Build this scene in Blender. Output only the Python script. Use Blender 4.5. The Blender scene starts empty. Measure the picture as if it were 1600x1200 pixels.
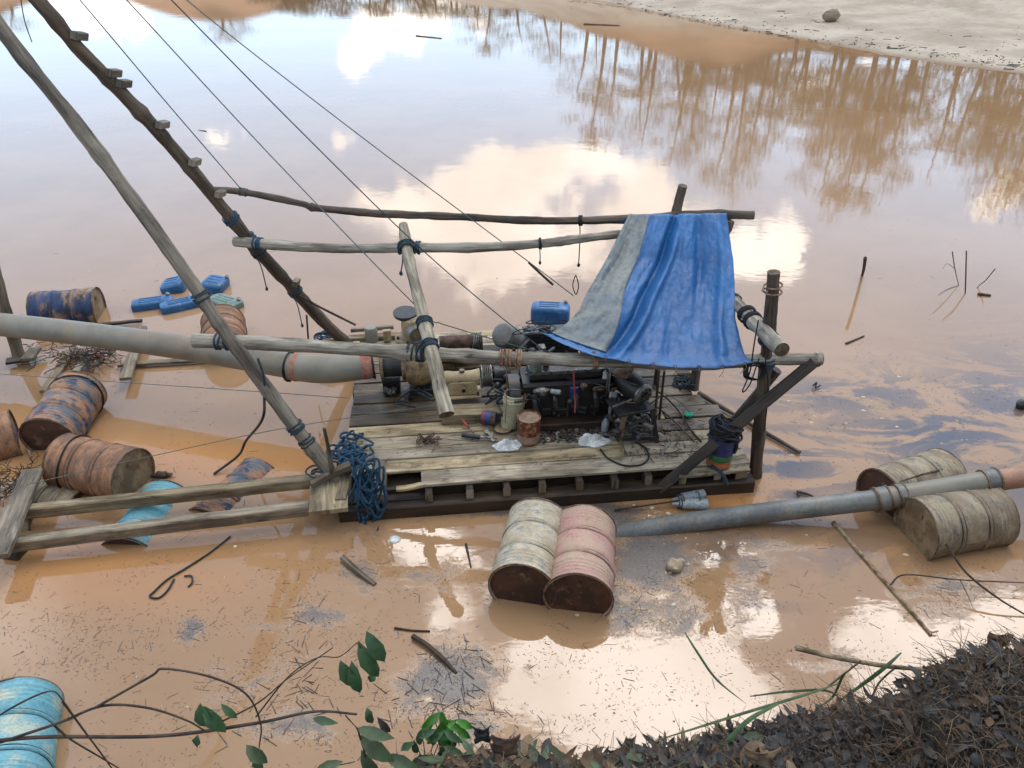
import bpy, bmesh, math, random
import numpy as np
from mathutils import Vector as V, Matrix, noise as mn
R = math.radians
rnd = random.Random(7)
scene = bpy.context.scene
COL = scene.collection

# ---------------------------------------------------------------- camera
H, F, TH = 5.2, 1202.0, R(32)
CT, ST = math.cos(TH), math.sin(TH)
cam_d = bpy.data.cameras.new('camera')
cam = bpy.data.objects.new('camera', cam_d)
COL.objects.link(cam)
cam.location = (0, 0, H)
cam.rotation_euler = (R(90) - TH, 0, 0)
cam_d.sensor_fit = 'HORIZONTAL'
cam_d.sensor_width = 36
cam_d.lens = 36 * F / 1600
cam_d.clip_start = 0.05
cam_d.clip_end = 3000
scene.camera = cam

def ray(px, py):
    u = (px - 800) / F
    v = (py - 600) / F
    return V((u, CT - v * ST, -ST - v * CT))
def P(px, py, z=None, y=None):
    """world point seen at photo pixel (px, py) at height z or ground distance y"""
    d = ray(px, py)
    t = (z - H) / d.z if z is not None else y / d.y
    return V((0, 0, H)) + d * t

# ---------------------------------------------------------------- colours
def S(r, g, b):
    f = lambda c: (c / 255) / 12.92 if c <= 10 else (((c / 255) + .055) / 1.055) ** 2.4
    return (f(r), f(g), f(b), 1)

# ---------------------------------------------------------------- node helper
class NT:
    def __init__(s, tree):
        s.t = tree; s.t.nodes.clear()
    def n(s, typ, ins=None, **kw):
        nd = s.t.nodes.new('ShaderNode' + typ)
        for k, v in kw.items(): setattr(nd, k, v)
        for k, v in (ins or {}).items(): s.set(nd, k, v)
        return nd
    def set(s, nd, k, v):
        sock = nd.inputs[k]
        if isinstance(v, bpy.types.NodeSocket): s.t.links.new(v, sock)
        elif isinstance(v, bpy.types.Node): s.t.links.new(v.outputs[0], sock)
        else:
            try: sock.default_value = v
            except Exception: sock.default_value = tuple(v)[:len(sock.default_value)]
    def math(s, op, a, b=0.0, c=None, clamp=False):
        nd = s.n('Math', operation=op, use_clamp=clamp)
        s.set(nd, 0, a); s.set(nd, 1, b)
        if c is not None: s.set(nd, 2, c)
        return nd.outputs[0]
    def vm(s, op, a, b=(0, 0, 0)):
        nd = s.n('VectorMath', operation=op)
        s.set(nd, 0, a); s.set(nd, 1, b)
        return nd
    def mix(s, f, a, b, blend='MIX'):
        nd = s.n('Mix', data_type='RGBA', blend_type=blend)
        s.set(nd, 0, f); s.set(nd, 6, a); s.set(nd, 7, b)
        return nd.outputs[2]
    def step(s, v, lo, hi, a=0.0, b=1.0):
        nd = s.n('MapRange', interpolation_type='SMOOTHSTEP')
        s.set(nd, 0, v); s.set(nd, 1, lo); s.set(nd, 2, hi); s.set(nd, 3, a); s.set(nd, 4, b)
        return nd.outputs[0]
    def noise(s, vec, scale, detail=4, rough=.55, dist=0.0, w=None):
        nd = s.n('TexNoise', {'Scale': scale, 'Detail': detail, 'Roughness': rough, 'Distortion': dist})
        s.set(nd, 'Vector', vec)
        return nd.outputs[0]

# ---------------------------------------------------------------- world: sky with clouds, and the sun
SUN_EL, SUN_AZ = R(62), R(16)      # azimuth measured from +Y towards +X
world = bpy.data.worlds.new('World')
scene.world = world
world.use_nodes = True
w = NT(world.node_tree)
def refl_dir(px, py):
    d = ray(px, py); d.z = -d.z; d.normalize()
    return math.atan2(d.x, d.y), math.asin(d.z)
tc = w.n('TexCoord')
dirv = w.vm('NORMALIZE', tc.outputs['Generated']).outputs[0]
# wispy warp of the direction so cloud outlines are ragged
nz = w.n('TexNoise', {'Scale': 5.0, 'Detail': 6, 'Roughness': .6}); w.set(nz, 'Vector', dirv)
warp = w.vm('SCALE', w.vm('SUBTRACT', nz.outputs['Color'], (.5, .5, .5)).outputs[0]); w.set(warp, 'Scale', .30)
wd = w.vm('ADD', dirv, warp.outputs[0]).outputs[0]
sx = w.n('SeparateXYZ', {0: w.vm('NORMALIZE', wd).outputs[0]})
az = w.math('ARCTAN2', sx.outputs[0], sx.outputs[1])
el = w.math('ARCSINE', sx.outputs[2])
CLOUDS = [  # the photograph shows them mirrored in the water: (px, py, half width, half height, weight)
    (560, 30, 60, 36, 1.0), (660, 45, 80, 36, 1.1), (180, 60, 90, 32, 1.1), (390, 95, 60, 20, .5), (720, 30, 80, 40, .9),
    (870, 290, 260, 55, .9), (700, 350, 150, 50, 1.0), (820, 400, 200, 60, .9), (1190, 360, 60, 70, 1.1), (1000, 330, 150, 60, .6),
    (345, 205, 38, 9, .9), (560, 218, 45, 12, .55), (1590, 345, 45, 60, 1.1), (1450, 100, 110, 40, .8), (1250, 110, 90, 50, .6),
    (1040, 1130, 190, 150, 1.35), (880, 1050, 120, 90, .95), (1160, 950, 70, 60, 1.1), (820, 900, 130, 90, .72),
    (640, 850, 130, 60, .62), (960, 790, 40, 26, 1.0), (1430, 1010, 120, 80, 1.15), (1560, 1080, 160, 120, 1.1), (700, 960, 90, 80, .55),
    (1020, 960, 70, 50, .6), (1100, 820, 50, 30, .8)]
acc = None
for (cx, cy, hw, hh, wt) in CLOUDS:
    a0, e0 = refl_dir(cx, cy)
    a1, _ = refl_dir(cx + hw, cy); _, e1 = refl_dir(cx, cy + hh)
    da = w.math('DIVIDE', w.math('SUBTRACT', az, a0), abs(a1 - a0) * 1.25)
    de = w.math('DIVIDE', w.math('SUBTRACT', el, e0), abs(e1 - e0) * 1.25)
    q = w.math('ADD', w.math('MULTIPLY', da, da), w.math('MULTIPLY', de, de))
    g = w.math('MULTIPLY', w.math('EXPONENT', w.math('MULTIPLY', q, -1.0)), wt)
    acc = g if acc is None else w.math('MAXIMUM', acc, g)
n1 = w.noise(dirv, 3.2, 7, .58)
# cloud cover elsewhere in the sky: the same kind of broken cumulus
az_w = w.math('ABSOLUTE', az)
outside = w.step(az_w, .62, .95)
high = w.step(el, 1.02, 1.2)
gen = w.math('MULTIPLY', w.math('MAXIMUM', outside, high), w.step(n1, .47, .62))
dens = w.math('ADD', acc, w.math('MULTIPLY', w.math('SUBTRACT', w.noise(dirv, 8, 7, .62), .5), 1.1))
cl = w.math('MAXIMUM', w.step(dens, .42, .68), gen)
# clouds thin away below the horizon haze and are brighter towards the sun
sdir = V((math.sin(SUN_AZ) * math.cos(SUN_EL), math.cos(SUN_AZ) * math.cos(SUN_EL), math.sin(SUN_EL)))
dt = w.n('VectorMath', operation='DOT_PRODUCT'); w.set(dt, 0, dirv); w.set(dt, 1, tuple(sdir))
near_sun = w.step(dt.outputs['Value'], .62, 1.0)
CLOUD_LOW, CLOUD_HIGH = 4.2, 14.0
cstr = w.math('ADD', CLOUD_LOW, w.math('MULTIPLY', w.math('POWER', near_sun, 1.5), CLOUD_HIGH - CLOUD_LOW))
shade = w.step(w.noise(dirv, 6, 5, .5), .3, .7, .75, 1.08)
cstr = w.math('MULTIPLY', cstr, shade)
sky = w.n('TexSky', sky_type='NISHITA', sun_disc=False, sun_elevation=SUN_EL, sun_rotation=SUN_AZ,
          altitude=200, air_density=1.0, dust_density=1.6, ozone_density=1.2)
bg0 = w.n('Background', {0: sky.outputs[0], 1: .15})
# thin humid veil: brightest low over the horizon, all round
el_n = w.math('ARCSINE', w.n('SeparateXYZ', {0: dirv}).outputs[2])
veil = w.math('ADD', .10, w.math('MULTIPLY', w.math('EXPONENT', w.math('MULTIPLY', w.math('MAXIMUM', el_n, 0.0), -1.5)), 2.35))
bgv = w.n('Background', {0: (.46, .71, 1.0, 1), 1: veil})
bg1 = w.n('AddShader'); w.set(bg1, 0, bg0); w.set(bg1, 1, bgv)
bg2 = w.n('Background', {0: (1.0, .975, .95, 1), 1: cstr})
mx = w.n('MixShader', {0: cl}); w.set(mx, 1, bg1); w.set(mx, 2, bg2)
out = w.n('OutputWorld', {0: mx})
world.cycles.sampling_method = 'MANUAL'
world.cycles.sample_map_resolution = 1024

sun_d = bpy.data.lights.new('sun', 'SUN'); sun_d.energy = .6; sun_d.angle = R(10); sun_d.color = (1, .95, .87)
sun = bpy.data.objects.new('sun', sun_d); COL.objects.link(sun)
sun.rotation_euler = sdir.to_track_quat('Z', 'Y').to_euler()
sun.location = (0, 0, 30)

vs = scene.view_settings
vs.view_transform = 'Standard'; vs.look = 'None'; vs.gamma = 1; vs.use_curve_mapping = False
vs.exposure = -0.42
scene.cycles.use_denoising = True
scene.cycles.max_bounces = 6; scene.cycles.glossy_bounces = 3; scene.cycles.diffuse_bounces = 3
scene.cycles.transparent_max_bounces = 8
scene.cycles.caustics_reflective = False; scene.cycles.caustics_refractive = False

# ---------------------------------------------------------------- materials
def dirty(name, A, B, C=None, scale=8, cover=.5, soft=.12, rough=.7, metal=0.0, bump=.3, stretch=(1, 1, 1), coords='Object',
          vary=.12, detail=6, scale2=None, cover2=.6, spec=.4, fine=60, trans=0.0, bump_dist=.004):
    m = bpy.data.materials.new(name); m.use_nodes = True
    t = NT(m.node_tree)
    tcn = t.n('TexCoord'); oi = t.n('ObjectInfo')
    co = tcn.outputs[coords]
    off = t.n('CombineXYZ', {0: t.math('MULTIPLY', oi.outputs['Random'], 37.0), 1: t.math('MULTIPLY', oi.outputs['Random'], 91.0), 2: t.math('MULTIPLY', oi.outputs['Random'], 13.0)})
    co2 = t.vm('ADD', t.vm('MULTIPLY', co, stretch).outputs[0], off.outputs[0]).outputs[0]
    n1 = t.noise(co2, scale, detail, .6)
    f1 = t.step(n1, cover - soft, cover + soft)
    col = t.mix(f1, A, B)
    if C is not None:
        n2 = t.noise(t.vm('ADD', co2, (5.3, 1.7, 9.1)).outputs[0], scale2 or scale * 2.3, 5, .65)
        col = t.mix(t.step(n2, cover2 - soft, cover2 + soft), col, C)
    nf = t.noise(co2, fine, 5, .65)
    col = t.mix(1.0, col, t.n('CombineColor', {0: t.step(nf, .2, .8, .72, 1.28), 1: t.step(nf, .2, .8, .72, 1.28), 2: t.step(nf, .2, .8, .72, 1.28)}).outputs[0], 'MULTIPLY')
    hv = t.n('HueSaturation', {'Value': t.step(oi.outputs['Random'], 0.0, 1.0, 1 - vary, 1 + vary), 'Color': col})
    bs = t.n('BsdfPrincipled', {'Base Color': hv.outputs[0], 'Metallic': metal, 'Specular IOR Level': spec,
                                'Roughness': t.step(nf, .2, .8, max(.03, rough - .12), min(1, rough + .12))})
    bm_ = t.n('Bump', {'Strength': bump, 'Distance': bump_dist, 'Height': t.math('ADD', nf, t.math('MULTIPLY', n1, .6))})
    t.set(bs, 'Normal', bm_)
    t.n('OutputMaterial', {0: bs})
    return m
def wood(name, A, B, C, rough=.75, bump=.6, sc=1.0, cover=.5, cover2=.62):
    """grain runs along V of the UV map (metres)"""
    m = bpy.data.materials.new(name); m.use_nodes = True
    t = NT(m.node_tree)
    uv = t.n('TexCoord').outputs['UV']; oi = t.n('ObjectInfo')
    r_ = oi.outputs['Random']
    off = t.n('CombineXYZ', {0: t.math('MULTIPLY', r_, 31.0), 1: t.math('MULTIPLY', r_, 77.0), 2: t.math('MULTIPLY', r_, 9.0)})
    co = t.vm('ADD', uv, off.outputs[0]).outputs[0]
    gr = t.noise(t.vm('MULTIPLY', co, (46 * sc, 2.2 * sc, 1)).outputs[0], 1.0, 6, .65, .6)
    st = t.noise(t.vm('MULTIPLY', co, (5, 1.6, 1)).outputs[0], 1.0, 5, .6, .4)
    bl = t.noise(t.vm('MULTIPLY', co, (9, 5, 1)).outputs[0], 1.0, 6, .7)
    crk = t.noise(t.vm('MULTIPLY', co, (26, .9, 1)).outputs[0], 1.0, 3, .5, .3)
    crack = t.math('MULTIPLY', t.step(t.math('ABSOLUTE', t.math('SUBTRACT', crk, .5)), .0, .018, 1.0, 0.0), t.step(st, .42, .6))
    col = t.mix(t.step(gr, .32, .68), A, B)
    col = t.mix(t.step(st, cover - .12, cover + .16, 0, .75), col, C)
    col = t.mix(t.step(bl, cover2, cover2 + .12, 0, .65), col, t.mix(.5, C, (.02, .018, .016, 1)))
    col = t.mix(t.math('MULTIPLY', crack, .8), col, (.015, .012, .01, 1))
    hv = t.n('HueSaturation', {'Value': t.step(r_, 0.0, 1.0, .82, 1.16), 'Saturation': t.step(t.math('FRACT', t.math('MULTIPLY', r_, 7.7)), 0.0, 1.0, .8, 1.15), 'Color': col})
    bs = t.n('BsdfPrincipled', {'Base Color': hv.outputs[0], 'Roughness': rough, 'Specular IOR Level': .35})
    hgt = t.math('SUBTRACT', t.math('ADD', gr, t.math('MULTIPLY', bl, .5)), t.math('MULTIPLY', crack, 1.6))
    t.set(bs, 'Normal', t.n('Bump', {'Strength': bump, 'Distance': .006, 'Height': hgt}))
    t.n('OutputMaterial', {0: bs})
    return m
M = {}
M['deck'] = wood('deck_planks', S(176, 162, 134), S(136, 121, 95), S(88, 74, 55), cover=.49, cover2=.54)
M['deck_wet'] = wood('deck_planks_oily', S(124, 104, 76), S(84, 70, 50), S(42, 37, 31), rough=.5, cover=.47, cover2=.54)
M['beam'] = wood('sawn_beam', S(142, 130, 108), S(104, 92, 74), S(66, 54, 40))
M['beam_dark'] = wood('wet_beam', S(60, 48, 36), S(42, 33, 25), S(26, 21, 17), rough=.55)
M['pole'] = wood('grey_pole', S(162, 154, 136), S(108, 99, 84), S(70, 62, 50), sc=.8, bump=.8)
M['pole_dark'] = wood('dark_pole', S(100, 88, 75), S(68, 58, 49), S(40, 34, 29), sc=.8, bump=.9)
M['pole_mid'] = wood('brown_pole', S(124, 114, 98), S(86, 76, 64), S(52, 45, 37), sc=.8, bump=.9)
M['cut'] = dirty('cut_end', S(92, 76, 58), S(58, 47, 36), scale=20, rough=.85)
M['twig'] = dirty('twig', S(70, 56, 44), S(40, 32, 26), scale=14, rough=.85)
M['twig_pale'] = dirty('pale_twig', S(140, 122, 98), S(88, 72, 54), scale=14, rough=.85)
M['mud'] = None
def barrel_mat(name, paint, other, mud, cover=.5, cover2=.55, sc=5):
    return dirty(name, paint, mud, other, scale=sc, cover=cover, soft=.10, cover2=cover2, scale2=sc * 2.2, rough=.62, bump=.3, vary=.05, coords='UV', fine=46, spec=.35, stretch=(1, 1.7, 1), detail=12)
M['b_cream'] = barrel_mat('cream_blue_drum', S(168, 158, 138), S(112, 122, 126), S(152, 140, 118), .5, .60, 5.0)
M['b_pink'] = barrel_mat('pink_drum', S(160, 124, 114), S(142, 96, 86), S(160, 136, 118), .50, .63, 3.4)
M['b_blue'] = barrel_mat('blue_drum', S(34, 54, 92), S(38, 42, 54), S(152, 118, 84), .54, .54, 2.6)
M['b_bluerust'] = barrel_mat('blue_rust_drum', S(88, 94, 100), S(42, 58, 86), S(148, 110, 78), .47, .56, 3.2)
M['b_rust'] = barrel_mat('rust_drum', S(148, 108, 78), S(72, 68, 70), S(112, 80, 58), .5, .62, 4)
M['b_grey'] = barrel_mat('grey_drum', S(140, 128, 106), S(84, 84, 84), S(116, 102, 82), .5, .61, 4)
M['b_cyan'] = barrel_mat('cyan_drum', S(100, 154, 166), S(72, 124, 148), S(164, 172, 156), .56, .66, 4)
M['b_end'] = dirty('muddy_drum_end', S(78, 52, 42), S(52, 36, 30), S(118, 92, 68), scale=4, cover2=.66, rough=.6, bump=.2)
M['b_end_tan'] = dirty('tan_drum_end', S(132, 114, 88), S(98, 80, 58), S(84, 64, 44), scale=5, rough=.6, bump=.2)
M['b_rim'] = dirty('drum_rim', S(112, 92, 70), S(70, 54, 42), scale=14, rough=.6)
M['tarp'] = dirty('blue_tarpaulin', S(28, 88, 140), S(22, 76, 126), S(80, 108, 130), scale=1.6, cover2=.72, scale2=5, soft=.1, rough=.5, bump=.8, vary=.02, fine=26, spec=.5, bump_dist=.008)
M['tarp_grey'] = dirty('grey_tarpaulin', S(112, 116, 112), S(90, 98, 104), S(66, 82, 102), scale=3, cover2=.68, scale2=6, rough=.6, bump=.6, fine=26, bump_dist=.008)
M['pvc'] = dirty('grey_plastic_pipe', S(124, 120, 108), S(110, 107, 96), S(126, 106, 84), scale=1.0, soft=.2, cover2=.62, scale2=1.6, rough=.45, bump=.06, fine=4)
M['pvc_blue'] = dirty('blue_grey_plastic_pipe', S(104, 106, 102), S(82, 86, 88), S(116, 100, 80), scale=3, cover2=.62, rough=.42, bump=.15, fine=30)
M['pvc_red'] = dirty('terracotta_pipe', S(150, 112, 90), S(128, 96, 76), scale=3, rough=.5, bump=.1)
M['red_cloth'] = dirty('faded_red_band', S(150, 82, 74), S(146, 118, 96), scale=18, rough=.8, vary=.02)
M['cream_metal'] = dirty('cream_painted_iron', S(166, 148, 112), S(144, 124, 92), S(66, 54, 42), scale=5, cover2=.64, rough=.5, bump=.2)
M['tan_metal'] = dirty('muddy_pump_iron', S(138, 116, 84), S(106, 88, 66), S(52, 44, 38), scale=5, cover2=.58, rough=.55, bump=.3)
M['dark_metal'] = dirty('greasy_iron', S(48, 47, 48), S(30, 29, 30), S(72, 60, 46), scale=9, cover2=.64, rough=.42, bump=.4, spec=.5)
M['black_metal'] = dirty('oily_black_iron', S(32, 31, 32), S(21, 20, 21), S(46, 38, 30), scale=9, cover2=.62, rough=.4, bump=.4, spec=.5)
M['steel'] = dirty('worn_steel', S(130, 130, 126), S(80, 76, 70), S(88, 60, 42), scale=14, cover2=.66, rough=.38, metal=.6, bump=.2)
M['rust_iron'] = dirty('rusted_iron', S(92, 66, 50), S(54, 42, 36), scale=14, rough=.75, bump=.4)
M['rubber'] = dirty('black_rubber', S(24, 24, 25), S(15, 15, 16), scale=14, rough=.55, bump=.2)
M['blue_plastic'] = dirty('blue_plastic', S(42, 90, 134), S(34, 76, 116), S(120, 134, 140), scale=5, cover2=.68, rough=.38, bump=.1, fine=40)
M['green_plastic'] = dirty('grey_green_plastic', S(104, 122, 112), S(84, 100, 92), scale=6, rough=.45, bump=.1)
M['rope_blue'] = dirty('blue_rope', S(32, 68, 92), S(20, 48, 68), scale=30, rough=.8, bump=.6, stretch=(1, 1, 1), fine=220)
M['rope_dark'] = dirty('dark_teal_rope', S(44, 60, 68), S(28, 38, 46), scale=30, rough=.85, bump=.6, fine=220)
M['rope_tan'] = dirty('tan_rope', S(142, 112, 88), S(100, 76, 60), scale=30, rough=.85, bump=.6, fine=220)
M['rope_black'] = dirty('black_rope', S(24, 28, 34), S(16, 18, 22), scale=30, rough=.7, bump=.6, fine=220)
M['wire'] = dirty('grey_wire', S(92, 100, 96), S(66, 70, 66), scale=30, rough=.6)
M['rag'] = dirty('white_rag', S(206, 208, 204), S(164, 168, 168), scale=12, rough=.9, bump=.4)
M['red_paint'] = dirty('red_tin', S(96, 38, 34), S(70, 34, 30), S(150, 116, 70), scale=9, cover2=.58, rough=.42)
M['tin_lid'] = dirty('tin_lid', S(150, 128, 108), S(116, 92, 74), scale=9, rough=.45)
M['cream_plastic'] = dirty('cream_plastic', S(168, 162, 134), S(146, 138, 110), S(96, 84, 64), scale=5, cover2=.66, rough=.5, bump=.1)
M['red'] = dirty('red_plastic', S(140, 48, 40), S(112, 38, 34), scale=14, rough=.45)
M['orange'] = dirty('orange_label', S(176, 104, 64), S(140, 84, 56), scale=14, rough=.5)
M['green'] = dirty('green_label', S(62, 110, 62), S(46, 86, 56), scale=14, rough=.5)
M['labelblue'] = dirty('blue_label', S(44, 58, 104), S(40, 46, 78), scale=14, rough=.5)
M['mint'] = dirty('mint_plastic', S(40, 170, 130), S(34, 140, 110), scale=14, rough=.5)
M['clear_plastic'] = dirty('cloudy_plastic', S(136, 148, 152), S(110, 122, 128), S(140, 116, 92), scale=8, cover2=.6, rough=.3)
M['foam'] = dirty('pale_foam', S(190, 176, 152), S(160, 142, 116), scale=14, rough=.9)
M['speck'] = dirty('dark_floating_bits', S(86, 84, 86), S(60, 60, 64), scale=3, rough=.8, vary=0)
M['speck_mid'] = dirty('brown_floating_bits', S(132, 104, 76), S(94, 76, 58), scale=3, rough=.85, vary=0)
M['leaf'] = dirty('green_leaf', S(62, 88, 54), S(48, 72, 46), scale=12, rough=.5, bump=.3, fine=30)
M['leaf_bright'] = dirty('bright_leaf', S(74, 128, 44), S(56, 104, 38), scale=12, rough=.45, bump=.3, fine=30)
M['leaf_dull'] = dirty('dull_leaf', S(76, 92, 62), S(62, 74, 50), S(104, 86, 58), scale=8, cover2=.66, rough=.6, bump=.3, fine=30)
M['litter_a'] = dirty('dry_leaf_tan', S(110, 92, 70), S(78, 62, 46), scale=4, rough=.85, vary=0)
M['litter_b'] = dirty('dark_leaf_litter', S(40, 37, 35), S(20, 19, 19), scale=4, rough=.6, vary=0)
M['litter_d'] = dirty('grey_leaf_litter', S(70, 60, 50), S(40, 36, 33), scale=4, rough=.6, vary=0)
M['litter_c'] = dirty('reddish_roots', S(82, 62, 46), S(44, 36, 30), scale=5, rough=.85, vary=0)
M['soil'] = dirty('bank_soil', S(52, 42, 34), S(30, 26, 23), S(84, 66, 46), scale=3, cover2=.62, rough=.9, bump=1.0, fine=24, bump_dist=.02, vary=0)
M['bark'] = dirty('tree_bark', S(70, 58, 46), S(44, 36, 28), scale=2, rough=.9, vary=.1)
M['crown'] = dirty('tree_foliage', S(50, 72, 34), S(36, 52, 26), scale=.6, rough=.7, vary=.15, fine=3)
M['chair'] = dirty('dark_plastic_chair', S(48, 54, 58), S(38, 42, 46), scale=6, rough=.5)

def sand_mat():
    m = bpy.data.materials.new('pale_sand_and_earth'); m.use_nodes = True
    t = NT(m.node_tree)
    co = t.n('NewGeometry').outputs['Position']
    n1 = t.noise(co, .35, 7, .65); n2 = t.noise(t.vm('MULTIPLY', co, (1, 2.5, 1)).outputs[0], 2.2, 6, .7); n3 = t.noise(co, .12, 4)
    col = t.mix(t.step(n1, .35, .65), S(172, 160, 144), S(146, 134, 118))
    col = t.mix(t.step(n2, .54, .70, 0, .75), col, S(112, 98, 82))
    z = t.n('SeparateXYZ', {0: co}).outputs[2]
    col = t.mix(t.step(z, 1.6, 3.6, 0, .85), col, t.mix(t.step(n3, .4, .6), S(160, 118, 88), S(124, 96, 68)))
    wet = t.step(z, .0, .10, .75, 0)
    col = t.mix(wet, col, S(120, 100, 78))
    bs = t.n('BsdfPrincipled', {'Base Color': col, 'Roughness': .9, 'Specular IOR Level': .2})
    t.set(bs, 'Normal', t.n('Bump', {'Strength': .7, 'Distance': .06, 'Height': n2}))
    t.n('OutputMaterial', {0: bs}); return m
M['sand'] = sand_mat()

RING = P(1195, 395, z=0)
def water_mat():
    m = bpy.data.materials.new('muddy_water'); m.use_nodes = True
    t = NT(m.node_tree)
    co = t.n('NewGeometry').outputs['Position']
    at = t.n('Attribute', attribute_name='film')
    sep = t.n('SeparateColor', {0: at.outputs['Color']})
    scum, film, refl_orange = sep.outputs[0], sep.outputs[1], sep.outputs[2]
    n0 = t.noise(co, .35, 5, .6)
    col = t.mix(t.step(n0, .35, .65), S(142, 111, 80), S(150, 119, 88))
    col = t.mix(t.math('MULTIPLY', refl_orange, .8), col, S(186, 124, 62))  # orange painted in where the surface mirrors little bright sky
    # thin oil film: dark blue-grey swirls
    fl = t.noise(t.vm('MULTIPLY', co, (.6, 1.25, 1)).outputs[0], .95, 7, .64, 2.6)
    fl2 = t.noise(co, 7.0, 6, .7, .8)
    ridge = t.math('ADD', fl, t.math('MULTIPLY', t.math('SUBTRACT', fl2, .5), .16))
    ff = t.math('MULTIPLY', t.step(ridge, .43, .53), film, clamp=True)
    ff = t.math('MULTIPLY', ff, .92)
    col = t.mix(ff, col, S(58, 64, 76))
    # fine floating scum, broken up by grain
    g1 = t.noise(co, 42.0, 6, .75); g2 = t.noise(t.vm('MULTIPLY', co, (1, 1.5, 1)).outputs[0], 2.6, 9, .74, .6)
    v = t.math('ADD', t.math('MULTIPLY', g2, .95), t.math('MULTIPLY', g1, .42))
    thr = t.math('SUBTRACT', .93, t.math('MULTIPLY', scum, .54))
    sf = t.step(t.math('SUBTRACT', v, thr), -.06, .16)
    sf = t.math('MULTIPLY', sf, .85)
    col = t.mix(sf, col, t.mix(t.step(g1, .4, .6), S(54, 54, 56), S(88, 84, 80)))
    rgh = t.math('ADD', .02, t.math('MULTIPLY', sf, .38))
    bs = t.n('BsdfPrincipled', {'Base Color': col, 'Roughness': rgh, 'IOR': 1.6})
    # very slight swell, finer wrinkles where scum lies, and one set of rings
    wv = t.noise(t.vm('MULTIPLY', co, (1, 1.0, 1)).outputs[0], 1.6, 3, .5)
    wf = t.noise(t.vm('MULTIPLY', co, (1.0, 2.2, 1)).outputs[0], 6.0, 3, .5)
    d = t.n('VectorMath', operation='DISTANCE'); t.set(d, 0, co); t.set(d, 1, tuple(RING))
    rr = t.math('MULTIPLY', t.math('SINE', t.math('MULTIPLY', d.outputs['Value'], 34.0)), t.step(d.outputs['Value'], .2, 1.7, 1.0, 0.0))
    hh = t.math('ADD', t.math('MULTIPLY', wv, .0035), t.math('MULTIPLY', wf, .0009))
    hh = t.math('ADD', hh, t.math('MULTIPLY', rr, .0003))
    hh = t.math('ADD', hh, t.math('MULTIPLY', t.math('MULTIPLY', sf, g1), .006))
    t.set(bs, 'Normal', t.n('Bump', {'Strength': .5, 'Distance': 1.0, 'Height': hh}))
    t.n('OutputMaterial', {0: bs}); return m
M['water'] = water_mat()

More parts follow.
